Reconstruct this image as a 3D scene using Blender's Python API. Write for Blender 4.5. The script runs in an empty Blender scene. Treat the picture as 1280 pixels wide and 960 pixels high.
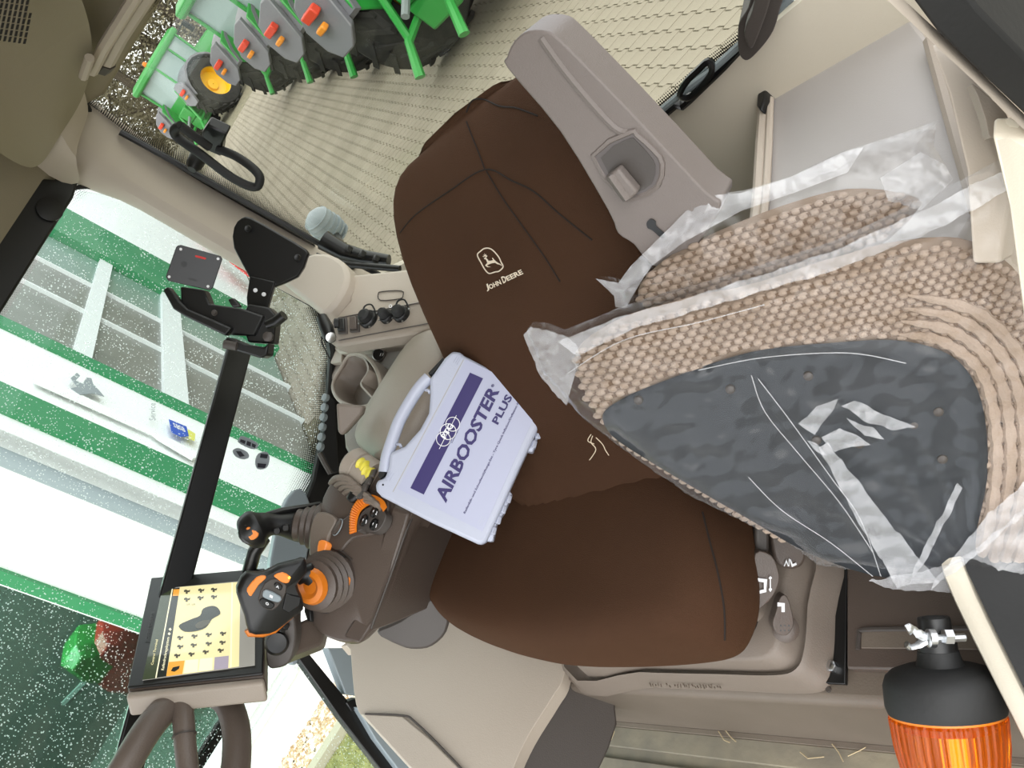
import bpy, bmesh, math, random
import numpy as np
from mathutils import Vector, Matrix, noise
from mathutils.bvhtree import BVHTree
from mathutils.geometry import tessellate_polygon
random.seed(7)
S = bpy.context.scene
COL = S.collection
# ---------------------------------------------------------------- camera
# world frame: X = right side of the tractor, Y = forward, Z = up; cab floor z = 0, yard z = -1.95
F = 1180.0
_d = Vector((2060, 1200, F)).normalized()
_r = Vector((-869, 332, F)); _r = (_r - _d * _r.dot(_d)).normalized()
_b = _d.cross(_r)
CAM = Vector((-.91, .35, 1.15))
GZ = -1.95
def ray(px, py):
    v = Vector((px - 640, py - 480, F)) / F
    return Vector((v.dot(_r), -v.dot(_b), -v.dot(_d)))
def at(px, py, x=None, y=None, z=None, D=None):
    """point of the place seen at a photo pixel: on the plane x=, y= or z=, or at depth D"""
    r = ray(px, py)
    if D is not None: return CAM + r * D
    if x is not None: return CAM + r * ((x - CAM.x) / r.x)
    if y is not None: return CAM + r * ((y - CAM.y) / r.y)
    return CAM + r * ((z - CAM.z) / r.z)
def hit(px, py, p0, n):
    r = ray(px, py); return CAM + r * ((p0 - CAM).dot(n) / r.dot(n))
def depthplane(pts):
    """three (px,py,depth) points -> function giving points of that flat plane"""
    P = [at(a, b, D=c) for a, b, c in pts]
    n = (P[1] - P[0]).cross(P[2] - P[0]).normalized()
    return lambda x, y: hit(x, y, P[0], n)
cd = bpy.data.cameras.new('camera'); cam = bpy.data.objects.new('camera', cd); COL.objects.link(cam)
ax = Vector((_r.x, -_b.x, -_d.x)); ay = -Vector((_r.y, -_b.y, -_d.y)); az = -Vector((_r.z, -_b.z, -_d.z))
M = Matrix((ax, ay, az)).transposed().to_4x4(); M.translation = CAM
cam.matrix_world = M
cd.sensor_width = 36; cd.lens = F * 36 / 1280; cd.clip_start = .02; cd.clip_end = 300
S.camera = cam
# ---------------------------------------------------------------- world, exposure
w = bpy.data.worlds.new('overcast_sky'); S.world = w; w.use_nodes = True
nt = w.node_tree; bg = nt.nodes['Background']
bg.inputs[0].default_value = (.93, .965, 1, 1); bg.inputs[1].default_value = 1.35
S.view_settings.view_transform = 'Standard'; S.view_settings.look = 'None'
S.view_settings.gamma = 1; S.view_settings.use_curve_mapping = False
S.view_settings.exposure = .9
sd = bpy.data.lights.new('veiled_sun', 'SUN'); sd.energy = 1.3; sd.angle = math.radians(60); sd.color = (1, .97, .92)
so = bpy.data.objects.new('veiled_sun', sd); COL.objects.link(so)
so.rotation_euler = Vector((-.7, .6, .75)).to_track_quat('Z', 'Y').to_euler()
# ---------------------------------------------------------------- materials
def lin(h):
    h = h.lstrip('#'); c = [int(h[i:i+2], 16) / 255 for i in (0, 2, 4)]
    return tuple([(x / 12.92 if x < .04045 else ((x + .055) / 1.055) ** 2.4) for x in c] + [1])
def mat(name, col, rough=.5, metal=0, col2=None, nscale=40, bump=0, bscale=200, emit=0, spec=.5, coat=0, det=3):
    m = bpy.data.materials.new(name); m.use_nodes = True; t = m.node_tree; p = t.nodes['Principled BSDF']
    p.inputs['Base Color'].default_value = lin(col); p.inputs['Roughness'].default_value = rough
    p.inputs['Metallic'].default_value = metal; p.inputs['Specular IOR Level'].default_value = spec
    p.inputs['Coat Weight'].default_value = coat
    if emit:
        p.inputs['Emission Color'].default_value = lin(col); p.inputs['Emission Strength'].default_value = emit
    tc = t.nodes.new('ShaderNodeTexCoord')
    if col2:
        n = t.nodes.new('ShaderNodeTexNoise'); n.inputs['Scale'].default_value = nscale; n.inputs['Detail'].default_value = det
        t.links.new(tc.outputs['Object'], n.inputs['Vector'])
        r = t.nodes.new('ShaderNodeValToRGB'); r.color_ramp.elements[0].position = .35; r.color_ramp.elements[1].position = .65
        r.color_ramp.elements[0].color = lin(col); r.color_ramp.elements[1].color = lin(col2)
        t.links.new(n.outputs['Fac'], r.inputs['Fac']); t.links.new(r.outputs['Color'], p.inputs['Base Color'])
    if bump:
        n = t.nodes.new('ShaderNodeTexNoise'); n.inputs['Scale'].default_value = bscale; n.inputs['Detail'].default_value = 4
        t.links.new(tc.outputs['Object'], n.inputs['Vector'])
        b = t.nodes.new('ShaderNodeBump'); b.inputs['Strength'].default_value = bump; b.inputs['Distance'].default_value = .002
        t.links.new(n.outputs['Fac'], b.inputs['Height']); t.links.new(b.outputs['Normal'], p.inputs['Normal'])
    return m
def glassmat(name, tint, base=.04, refl=.6, drops=False, rough=.02):
    m = bpy.data.materials.new(name); m.use_nodes = True; t = m.node_tree; t.nodes.clear()
    o = t.nodes.new('ShaderNodeOutputMaterial'); tr = t.nodes.new('ShaderNodeBsdfTransparent'); tr.inputs[0].default_value = lin(tint)
    g = t.nodes.new('ShaderNodeBsdfGlossy'); g.inputs['Roughness'].default_value = rough
    fr = t.nodes.new('ShaderNodeLayerWeight'); fr.inputs[0].default_value = .5
    pw = t.nodes.new('ShaderNodeMath'); pw.operation = 'POWER'; pw.inputs[1].default_value = 4
    t.links.new(fr.outputs['Facing'], pw.inputs[0])
    mu = t.nodes.new('ShaderNodeMath'); mu.operation = 'MULTIPLY_ADD'; mu.inputs[1].default_value = refl; mu.inputs[2].default_value = .03 * refl
    t.links.new(pw.outputs[0], mu.inputs[0])
    mx = t.nodes.new('ShaderNodeMixShader'); t.links.new(mu.outputs[0], mx.inputs[0]); t.links.new(tr.outputs[0], mx.inputs[1]); t.links.new(g.outputs[0], mx.inputs[2])
    last = mx
    if drops:
        tc = t.nodes.new('ShaderNodeTexCoord'); v = t.nodes.new('ShaderNodeTexVoronoi'); v.inputs['Scale'].default_value = 190
        t.links.new(tc.outputs['Object'], v.inputs['Vector'])
        n = t.nodes.new('ShaderNodeTexNoise'); n.inputs['Scale'].default_value = 25; t.links.new(tc.outputs['Object'], n.inputs['Vector'])
        a = t.nodes.new('ShaderNodeMath'); a.operation = 'LESS_THAN'
        s = t.nodes.new('ShaderNodeMath'); s.operation = 'MULTIPLY'; s.inputs[1].default_value = .38; t.links.new(n.outputs['Fac'], s.inputs[0])
        t.links.new(v.outputs['Distance'], a.inputs[0]); t.links.new(s.outputs[0], a.inputs[1])
        f = t.nodes.new('ShaderNodeMath'); f.operation = 'MULTIPLY'; f.inputs[1].default_value = .55; t.links.new(a.outputs[0], f.inputs[0])
        d = t.nodes.new('ShaderNodeBsdfTranslucent'); d.inputs[0].default_value = (.9, .95, .95, 1)
        m2 = t.nodes.new('ShaderNodeMixShader'); t.links.new(f.outputs[0], m2.inputs[0]); t.links.new(mx.outputs[0], m2.inputs[1]); t.links.new(d.outputs[0], m2.inputs[2]); last = m2
    t.links.new(last.outputs[0], o.inputs[0]); return m
def fritmat(name, uscale=130, y0=.2, y1=.95):
    """ceramic dot border: solid black, breaking up into dots towards v = 1"""
    m = bpy.data.materials.new(name); m.use_nodes = True; t = m.node_tree; p = t.nodes['Principled BSDF']
    p.inputs['Base Color'].default_value = lin('101010'); p.inputs['Roughness'].default_value = .35
    uv = t.nodes.new('ShaderNodeUVMap'); sx = t.nodes.new('ShaderNodeSeparateXYZ'); t.links.new(uv.outputs[0], sx.inputs[0])
    # uv: x = metres along, y = metres across, z unused; v normalised in a second layer
    uv.uv_map = 'metres'
    uv2 = t.nodes.new('ShaderNodeUVMap'); uv2.uv_map = 'norm'; s2 = t.nodes.new('ShaderNodeSeparateXYZ'); t.links.new(uv2.outputs[0], s2.inputs[0])
    def mth(op, a, b=None):
        n = t.nodes.new('ShaderNodeMath'); n.operation = op
        for i, q in enumerate((a, b)):
            if q is None: continue
            if isinstance(q, (int, float)): n.inputs[i].default_value = q
            else: t.links.new(q, n.inputs[i])
        return n.outputs[0]
    k = 2 * math.pi * uscale
    a = mth('SINE', mth('MULTIPLY', mth('ADD', sx.outputs[0], sx.outputs[1]), k * .7))
    b = mth('SINE', mth('MULTIPLY', mth('SUBTRACT', sx.outputs[0], sx.outputs[1]), k * .7))
    dot = mth('MULTIPLY', a, b)                    # -1..1
    v = s2.outputs[1]
    ramp = mth('MULTIPLY', mth('SUBTRACT', v, y0), 1.9 / (y1 - y0))   # 0..1.9
    op = mth('GREATER_THAN', mth('ADD', dot, 1.0), ramp)
    t.links.new(op, p.inputs['Alpha']); return m
M_ = {}
M_['cream'] = mat('cream_plastic', 'd8cfbd', .55, bump=.15, bscale=500)
M_['beige'] = mat('beige_plastic', 'bdb1a3', .5, bump=.15, bscale=500)
M_['headliner'] = mat('headliner_foam', '938a76', .85, bump=.25, bscale=700)
M_['pillar'] = mat('pillar_plastic', 'b9aea1', .5, bump=.15, bscale=500)
M_['taupe'] = mat('taupe_plastic', '786d63', .5, bump=.2, bscale=500)
M_['taupe_l'] = mat('light_taupe_plastic', '9b9084', .5, bump=.2, bscale=500)
M_['lid'] = mat('lid_plastic', 'b2adaa', .4, bump=.1, bscale=500)
M_['deck'] = mat('deck_plastic', '70655a', .5, bump=.2, bscale=400, col2='685e53', nscale=6)
M_['console'] = mat('console_plastic', '554a43', .38, bump=.2, bscale=600)
M_['dark'] = mat('dark_grey_plastic', '47413d', .5, bump=.15, bscale=500)
M_['arm'] = mat('grey_armrest_plastic', '736a65', .5, bump=.25, bscale=600)
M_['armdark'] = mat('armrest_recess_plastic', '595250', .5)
M_['black'] = mat('black_plastic', '151515', .4)
M_['rubber'] = mat('black_rubber', '1b1b1b', .65, bump=.2, bscale=150)
M_['blackmetal'] = mat('black_powder_coat', '111112', .32)
M_['seam'] = mat('seam_thread', '1c120b', .9)
M_['chrome'] = mat('chrome', 'd8d8d8', .15, 1)
M_['zinc'] = mat('zinc_plated_steel', 'd0d2d4', .28, 1)
M_['orange'] = mat('orange_plastic', 'd8781c', .4)
M_['orange_l'] = mat('orange_button', 'e08238', .3, emit=.15)
M_['yellow'] = mat('yellow_plastic', 'e2d34a', .4)
M_['white'] = mat('white_case_plastic', 'b4b8c8', .35, bump=.1, bscale=300)
M_['label'] = mat('white_label', 'b0b3c9', .35)
M_['purple'] = mat('purple_print', '2f2560', .4)
M_['print_w'] = mat('white_print', 'e8e8ea', .5)
M_['print_d'] = mat('dark_print', '22222c', .5)
M_['thread'] = mat('cream_embroidery', 'd9cbb6', .8)
M_['steer'] = mat('steering_wheel_rubber', '61564e', .45, bump=.3, bscale=500)
M_['mud'] = mat('floor_rubber', '6d675c', .7, col2='8f8672', nscale=9, bump=.5, bscale=60)
M_['grey_l'] = mat('light_grey_plastic', '8f9aa0', .4)
# ---------------------------------------------------------------- object helpers
def org(p):
    v = Vector((0, 0, 0))
    while p: v = v + p.location; p = p.parent
    return v
def thing(name, label, cat, loc=(0, 0, 0), group=None, parent=None):
    o = bpy.data.objects.new(name, None); COL.objects.link(o); o.empty_display_size = .05
    o.location = Vector(loc); tag(o, label, cat, group); return o
def tag(o, label=None, cat=None, group=None, kind=None):
    if label: o['label'] = label
    if cat: o['category'] = cat
    if group: o['group'] = group
    if kind: o['kind'] = kind
    return o
def smooth(me, ang=40):
    me.polygons.foreach_set('use_smooth', [True] * len(me.polygons))
    try: me.set_sharp_from_angle(angle=math.radians(ang))
    except Exception: pass
def obj(name, vf, m, parent=None, sm=True, bevel=0, sub=0, ang=40, kind=None, label=None, segs=2, fixn=True):
    V, Fc = vf
    V = [Vector(v) for v in V]
    if parent is None:
        xs = [v.x for v in V]; ys = [v.y for v in V]; zs = [v.z for v in V]
        o0 = Vector(((min(xs) + max(xs)) / 2, (min(ys) + max(ys)) / 2, min(zs)))
    else: o0 = org(parent)
    me = bpy.data.meshes.new(name); me.from_pydata([tuple(v - o0) for v in V], [], Fc)
    if fixn:
        bm = bmesh.new(); bm.from_mesh(me); bmesh.ops.recalc_face_normals(bm, faces=bm.faces); bm.to_mesh(me); bm.free()
    me.validate()
    if sm: smooth(me, ang)
    if isinstance(m, str): m = M_[m]
    me.materials.append(m)
    o = bpy.data.objects.new(name, me); COL.objects.link(o)
    if parent is None: o.location = o0
    else: o.parent = parent
    if bevel:
        b = o.modifiers.new('bevel', 'BEVEL'); b.width = bevel; b.segments = segs; b.limit_method = 'ANGLE'; b.angle_limit = math.radians(35)
    if sub:
        b = o.modifiers.new('sub', 'SUBSURF'); b.levels = sub; b.render_levels = sub
    if kind: o['kind'] = kind
    if label: o['label'] = label
    return o
def join(*vfs):
    V = []; Fc = []
    for v, f in vfs:
        k = len(V); V += list(v); Fc += [tuple(i + k for i in q) for q in f]
    return V, Fc
def cr(pts, n=6, closed=True):
    """Catmull-Rom through points"""
    P = [Vector(p) for p in pts]; N = len(P); out = []
    rng = range(N) if closed else range(N - 1)
    for i in rng:
        g = (lambda k: P[k % N]) if closed else (lambda k: P[max(0, min(N - 1, k))])
        p0, p1, p2, p3 = g(i-1), g(i), g(i+1), g(i+2)
        for j in range(n):
            t = j / n
            out.append(.5 * ((2*p1) + (p2-p0)*t + (2*p0-5*p1+4*p2-p3)*t*t + (3*p1-p0-3*p2+p3)*t*t*t))
    if not closed: out.append(P[-1])
    return out
def cr2(pts, n=5, closed=True): return [(v.x, v.y) for v in cr([(a, b, 0) for a, b in pts], n, closed)]
def prism(pts, vec):
    """closed planar outline extruded by vec"""
    P = [Vector(p) for p in pts]; n = len(P); vec = Vector(vec)
    V = P + [p + vec for p in P]
    tri = tessellate_polygon([P])
    Fc = [tuple(t) for t in tri] + [tuple(i + n for i in reversed(t)) for t in tri]
    Fc += [(i, (i+1) % n, (i+1) % n + n, i + n) for i in range(n)]
    return V, Fc
def prism_n(pts, vec):
    P = [Vector(p) for p in pts]; n = len(P); vec = Vector(vec)
    return P + [p + vec for p in P], [tuple(range(n)), tuple(range(2*n-1, n-1, -1))] + [(i, (i+1) % n, (i+1) % n + n, i + n) for i in range(n)]
def nrm(pts):
    n = Vector((0, 0, 0)); P = [Vector(p) for p in pts]
    for i in range(len(P)): n += P[i].cross(P[(i+1) % len(P)]) if False else (P[i]-P[0]).cross(P[(i+1) % len(P)]-P[0])
    n.normalize()
    if n.dot(CAM - P[0]) < 0: n = -n
    return n                                       # towards the viewer's side
def panel(name, px, fn, thick, m, parent=None, rnd=0, bevel=.003, **k):
    """flat moulded panel: outline on a real plane, with real thickness behind it"""
    q = cr2(px, rnd) if rnd else px
    P = [fn(a, b) for a, b in q]
    return obj(name, prism_n(P, -nrm(P) * thick), m, parent, bevel=bevel, **k)
def onx(x): return lambda a, b: at(a, b, x=x)
def ony(y): return lambda a, b: at(a, b, y=y)
def onz(z): return lambda a, b: at(a, b, z=z)
def onD(D): return lambda a, b: at(a, b, D=D)
def box(c, s, ax=None):
    c = Vector(c); s = Vector(s) / 2
    A = ax or (Vector((1, 0, 0)), Vector((0, 1, 0)), Vector((0, 0, 1)))
    V = [c + A[0]*s.x*i + A[1]*s.y*j + A[2]*s.z*k for i in (-1, 1) for j in (-1, 1) for k in (-1, 1)]
    return V, [(0,1,3,2),(4,6,7,5),(0,4,5,1),(2,3,7,6),(0,2,6,4),(1,5,7,3)]
def frame_of(d):
    d = Vector(d).normalized(); u = d.cross(Vector((0, 0, 1)))
    if u.length < .1: u = d.cross(Vector((0, 1, 0)))
    u.normalize(); return u, d.cross(u).normalized(), d
def tube(path, r, n=10, cap=True, flat=1.0, closed=False):
    P = [Vector(p) for p in path]; N = len(P); V = []; Fc = []
    R = r if isinstance(r, (list, tuple)) else [r] * N
    u = None
    for i in range(N):
        t = (P[(i+1) % N] - P[i-1]) if closed else (P[min(i+1, N-1)] - P[max(i-1, 0)])
        if t.length < 1e-9: t = Vector((0, 0, 1))
        t.normalize()
        if u is None: u = frame_of(t)[0]
        u = (u - t * u.dot(t)).normalized(); v = t.cross(u)
        for k in range(n):
            a = 2 * math.pi * k / n; V.append(P[i] + (u * math.cos(a) + v * math.sin(a) * flat) * R[i])
    for i in range(N if closed else N - 1):
        for k in range(n):
            j = (i + 1) % N
            Fc.append((i*n+k, i*n+(k+1) % n, j*n+(k+1) % n, j*n+k))
    if cap and not closed: Fc += [tuple(range(n-1, -1, -1)), tuple((N-1)*n + k for k in range(n))]
    return V, Fc
def lathe(o, axis, prof, n=24, cap=True):
    """profile [(distance along axis, radius)]"""
    u, v, d = frame_of(axis); o = Vector(o); V = []; Fc = []
    for h, r in prof:
        for k in range(n):
            a = 2*math.pi*k/n; V.append(o + d*h + (u*math.cos(a) + v*math.sin(a)) * max(r, 1e-5))
    for i in range(len(prof)-1):
        for k in range(n): Fc.append((i*n+k, i*n+(k+1) % n, (i+1)*n+(k+1) % n, (i+1)*n+k))
    if cap: Fc += [tuple(range(n-1, -1, -1)), tuple((len(prof)-1)*n + k for k in range(n))]
    return V, Fc
def loft(rows, cap=True, closed=True):
    n = len(rows[0]); V = [Vector(p) for r in rows for p in r]; Fc = []
    for i in range(len(rows)-1):
        for k in range(n if closed else n-1): Fc.append((i*n+k, i*n+(k+1) % n, (i+1)*n+(k+1) % n, (i+1)*n+k))
    if cap: Fc += [tuple(range(n-1, -1, -1)), tuple((len(rows)-1)*n + k for k in range(n))]
    return V, Fc
_txt = {}
def text2d(s, bold=0.0, shear=0):
    key = (s, bold)
    if key in _txt: return _txt[key]
    cu = bpy.data.curves.new('txt', 'FONT'); cu.body = s; cu.offset = bold; cu.resolution_u = 2; cu.fill_mode = 'FRONT'
    o = bpy.data.objects.new('txt', cu); COL.objects.link(o); bpy.context.view_layer.update()
    me = o.evaluated_get(bpy.context.evaluated_depsgraph_get()).to_mesh()
    V = [(v.co.x, v.co.y) for v in me.vertices]; Fc = [tuple(p.vertices) for p in me.polygons]
    o.to_mesh_clear(); bpy.data.objects.remove(o); bpy.data.curves.remove(cu)
    xs = [v[0] for v in V]; ys = [v[1] for v in V]
    x0, x1, y0, y1 = min(xs), max(xs), min(ys), max(ys)
    r = [((a-x0)/(x1-x0), (b-y0)/(y1-y0)) for a, b in V], Fc
    _txt[key] = r; return r
def text_on(s, fn, u0, v0, u1, v1, bold=0.0):
    """letters stretched over the box; fn(u,v) -> 3D; text runs u0->u1, feet at v0, heads at v1"""
    V, Fc = text2d(s, bold)
    return [fn(u0 + a*(u1-u0), v0 + b*(v1-v0)) for a, b in V], Fc
def copy_tree(o, parent=None):
    c = o.copy(); COL.objects.link(c); c.parent = parent
    for ch in KIDS.get(o.name, []): copy_tree(ch, c)
    return c
KIDS = {}
def index_kids():
    KIDS.clear()
    for o in COL.objects:
        if o.parent: KIDS.setdefault(o.parent.name, []).append(o)
def bvh(o):
    bpy.context.view_layer.update()
    ev = o.evaluated_get(bpy.context.evaluated_depsgraph_get()); me = ev.to_mesh(); w = org(o)
    t = BVHTree.FromPolygons([v.co + w for v in me.vertices], [tuple(p.vertices) for p in me.polygons]); ev.to_mesh_clear(); return t
def drape(t, px, py, off=.001, fallback=1.2):
    r = ray(px, py); h = t.ray_cast(CAM, r.normalized())
    if h[0] is None: return CAM + r * fallback
    return h[0] - r.normalized() * off
def drape_tube(name, t, pxs, r, m, parent, n=5, off=0.0005, k=6, **kw):
    q = cr2(pxs, k, False)
    P = [drape(t, a, b, off) for a, b in q]
    return obj(name, tube(P, r, n), m, parent, **kw)
# ================================================================ OUTSIDE: yard, building, tractors, trees
p1 = ray(215, 92); p1.z = 0; p1.normalize()                # rows of the paving and the hall front run this way
p2 = Vector((-p1.y, p1.x, 0));
if p2.dot(ray(-3000, 5000)) < 0: p2 = -p2
Z = Vector((0, 0, 1))
M_['paver'] = mat('concrete_paver', '958d7f', .9, col2='898173', nscale=1.3, bump=.3, bscale=80)
M_['joint'] = mat('paver_joint_sand', '807a66', .95, col2='6a6554', nscale=8)
g = obj('ground', ([(-70, -90, GZ-.012), (90, -90, GZ-.012), (90, 60, GZ-.012), (-70, 60, GZ-.012), (-70,-90,GZ-.3),(90,-90,GZ-.3),(90,60,GZ-.3),(-70,60,GZ-.3)],
    [(0,1,2,3),(7,6,5,4),(0,4,5,1),(1,5,6,2),(2,6,7,3),(3,7,4,0)]), 'joint', None); g['kind'] = 'structure'
g0 = at(830, 60, z=GZ); 
a_, b_ = .215, .165
out2 = [(0,0),(.36,0),(.46,.16),(.86,.16),(.96,0)]
def paver_shape():
    gx = .012
    bot = [(u*a_, v*b_*.9) for u, v in [(0,0),(.40,0),(.50,.17),(.90,.17),(.965,.05)]]
    top = [(x, y + b_ - gx) for x, y in reversed(bot)]
    sh = [(x + y*.45, y) for x, y in bot + top]
    return sh
ps = paver_shape()
def paver_world(c, s0, q0, top=True):
    P = [c + p1*(s0 + x) + p2*(q0 + y) for x, y in ps]
    return P
cells = []
Cg = Vector((CAM.x, CAM.y, GZ))
base = Vector((g0.x, g0.y, GZ))
R_in = [at(1000, 5, z=GZ), at(520, 345, z=GZ)]
dmx = 34
def inview(P):
    v = P - CAM; x = v.dot(ax); y = -v.dot(ay); zc = -v.dot(az)
    if zc < .5: return None
    return 640 + F*x/zc, 480 + F*y/zc, zc
for i in range(-170, 170):
    for j in range(-130, 110):
        P = base + p1*(i*a_) + p2*(j*b_)
        # running rows, each shifted
        P = P + p1*((j*.45*b_) % a_)
        pr = inview(P)
        if pr is None or pr[2] > dmx: continue
        x, y, zc = pr
        rear = (230 < x < 1010 and -30 < y < 410 and y < 200 + (x-200)*.75 and y < 160 + (1010-x)*.9)
        side = (325 < x < 430 and 370 < y < 520)
        if rear or side: cells.append((zc, P))
cells.sort(key=lambda c: c[0])
pm = None
for n_, (zc, P) in enumerate(cells[:300]):
    if pm is None:
        pts = [p1*x + p2*y + Vector((0,0,-.012)) for x, y in ps]
        V, Fc = prism_n(pts, (0, 0, .012)); pm = bpy.data.meshes.new('paver'); pm.from_pydata([tuple(v) for v in V], [], Fc)
        bm = bmesh.new(); bm.from_mesh(pm); bmesh.ops.recalc_face_normals(bm, faces=bm.faces); bm.to_mesh(bm and pm); bm.free()
        pm.materials.append(M_['paver'])
    o = bpy.data.objects.new('paver', pm); COL.objects.link(o); o.parent = g; o.location = P - g.location + Vector((0,0,random.uniform(-.0015,.0015)))
n = len(ps); V = []; Fc = []
for zc, P in cells[300:]:
    k = len(V); V += [tuple(P + p1*x + p2*y) for x, y in ps]; Fc.append(tuple(range(k, k+n)))
    if zc < 14:
        V += [tuple(P + p1*x + p2*y + Vector((0,0,-.012))) for x, y in ps]
        Fc += [(k+i, k+(i+1) % n, k+n+(i+1) % n, k+n+i) for i in range(n)]
obj('paver_field', (V, Fc), 'paver', g, sm=False, kind='stuff', fixn=False)
# ---- hall with green pilasters (wall A along p1) and showroom (wall B along p2)
M_['bwhite'] = mat('white_render', 'eceeec', .8, bump=.1, bscale=20)
M_['bgreen'] = mat('green_cladding', '2a8252', .6)
M_['bdoor'] = mat('door_panel_grey', '83837d', .35, col2='777770', nscale=2)
M_['bframe'] = mat('white_profile', 'dfe3e2', .5)
M_['bglass_g'] = mat('green_tinted_pane', '7d958a', .25)
M_['showglass'] = glassmat('showroom_glass', '8fa39a', refl=1.5)
M_['bdark'] = mat('showroom_interior', '55625f', .8)
A0 = at(345, 432, z=GZ); B0 = at(382, 915, z=GZ)
nA = p2 if p2.dot(CAM - A0) > 0 else -p2
nB = p1 if p1.dot(CAM - B0) > 0 else -p1
sB = (B0 - A0).dot(p1)                    # s of wall B (distance along p1 of the inner corner)
def SA(px, py):                            # (s, h) on wall A
    P = hit(px, py, A0, nA); return (P - A0).dot(p1), P.z - GZ
def SB(px, py):
    P = hit(px, py, B0, nB); return (P - B0).dot(nA), P.z - GZ     # s = distance out from ... along nA
def PA(s, h, o=0): return A0 + p1*s + nA*o + Z*h
corner_t = (A0 - B0).dot(nA)
def PB(t, h, o=0): return B0 + nA*t + nB*o + Z*h
bld = thing('workshop_hall', 'long white workshop hall with green pilasters and grey sectional doors beyond the side window', 'building', PA(sB, 0))
def slabA(name, s0, s1, h0, h1, th, m, o=0, parent=bld, **k):
    return obj(name, box((PA((s0+s1)/2, (h0+h1)/2, o - th/2)), (abs(s1-s0), th, abs(h1-h0)), (p1, nA, Z)), m, parent, bevel=0, sm=False, **k)
def slabB(name, t0, t1, h0, h1, th, m, o=0, parent=bld, **k):
    return obj(name, box((PB((t0+t1)/2, (h0+h1)/2, o - th/2)), (abs(t1-t0), th, abs(h1-h0)), (nA, nB, Z)), m, parent, bevel=0, sm=False, **k)
sgn = 1 if sB > 0 else -1
HH = 7.0
s_far = 0.0
sE = [SA(150, 298)[0], SA(140, 322)[0], SA(120, 470)[0], SA(120, 462)[0], SA(120, 535)[0], SA(120, 562)[0]]
sg1a, sg1b = SA(150, 300)[0], SA(150, 334)[0]
sd_b = SA(110, 452)[0]; sg2b = SA(110, 462)[0]
sg3a, sg3b = SA(100, 528)[0], SA(100, 560)[0]
s_end = SA(331, 400)[0]
print('walls', 'sB', sB, [round(x, 2) for x in (sg1a, sg1b, sd_b, sg2b, sg3a, sg3b)], 'dist A', (A0-CAM).dot(nA), 'B', (B0-CAM).dot(nB))
slabA('wall_panel', 16, sg1a, 0, HH, .25, 'bwhite')
slabA('green_pilaster', sg1a, sg1b, 0, HH, .29, 'bgreen', .04)
slabA('wall_panel', sg2b, sg3a, 0, HH, .25, 'bwhite')
slabA('green_pilaster', sd_b, sg2b, 0, HH, .29, 'bgreen', .04)
slabA('green_pilaster', sg3a, sg3b, 0, HH, .29, 'bgreen', .04)
slabA('wall_panel', sg3b, sB, 0, HH, .25, 'bwhite')
# door: horizontal rails and vertical mullions with a pane in every field
ms = [sg1b] + [SA(200, y)[0] for y in (395, 430, 485)] + [sd_b]
hs = [0, SA(219, 440)[1] , SA(118, 390)[1] - .0, HH]
slabA('door_backing', sg1b, sd_b, 0, HH, .05, 'bframe', -.12)
for k in range(1, len(ms)-1): slabA('door_mullion', ms[k]-.018, ms[k]+.018, 0, HH, .09, 'bframe', -.03)
wr = abs(SA(206, 440)[1] - SA(232, 440)[1]) * .5; wr2 = abs(SA(108, 390)[1] - SA(130, 390)[1]) * .5
for h, ww in ((hs[1], wr), (hs[2], wr2)): slabA('door_rail', sg1b, sd_b, h-ww, h+ww, .1, 'bframe', -.02)
for i in range(4):
    for j, (h0, h1) in enumerate(((.05, hs[1]-wr), (hs[1]+wr, hs[2]-wr2), (hs[2]+wr2, HH))):
        a, b = sorted((ms[i], ms[i+1]))
        slabA('door_pane', a+.02, b-.02, h0, h1, .04, 'bglass_g' if i == 0 else 'bdoor', -.07)
slabA('eaves', 16, sB, HH, HH+.25, .5, 'bframe', .2)
# signs on the white panel
def sh(px, py): s, h = SA(px, py); return s, h
def onA(off=.03):
    return lambda a, b: PA(*SA(a, b), off)
M_['signgrey'] = mat('sign_grey', '8f969b', .5); M_['signblue'] = mat('sign_blue', '2e55b8', .5); M_['signyel'] = mat('sign_yellow', 'd8d66a', .5)
sgn1 = panel('wall_sign', [(40,472),(250,575),(237,580),(195,555),(188,549),(40,484)], onA(.05), .02, 'bwhite', bld, bevel=0)
V1 = panel('sign_emblem', [(84,480),(92,473),(96,477),(90,483),(99,487),(104,479),(110,480),(112,487),(121,497),(126,503),(112,499),(96,501),(84,493),(92,491)], onA(.055), .004, 'signgrey', bld, bevel=0)
panel('sign_board', [(207,531),(229,540),(232,552),(222,553),(210,547)], onA(.055), .004, 'signblue', bld, bevel=0)
panel('sign_board', [(230,543),(240,549),(239,558),(232,555)], onA(.055), .004, 'signyel', bld, bevel=0)
for (a, b, wd) in ((211, 538, 9), (218, 541, 9)):
    fn = lambda u, v, a=a, b=b: PA(*SA(a + 8*u + 2*v, b + 4*u + 6*v - 3), .057)
    obj('sign_lettering', text_on('SB', fn, 0, 1, 1, 0, .02), 'print_w', bld, sm=False, fixn=False)
obj('sign_lettering', text_on('Service', lambda u, v: PA(*SA(182 + v*8, 533 - u*22), .057), 0, 1, 1, 0), 'signgrey', bld, sm=False, fixn=False)
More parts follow.
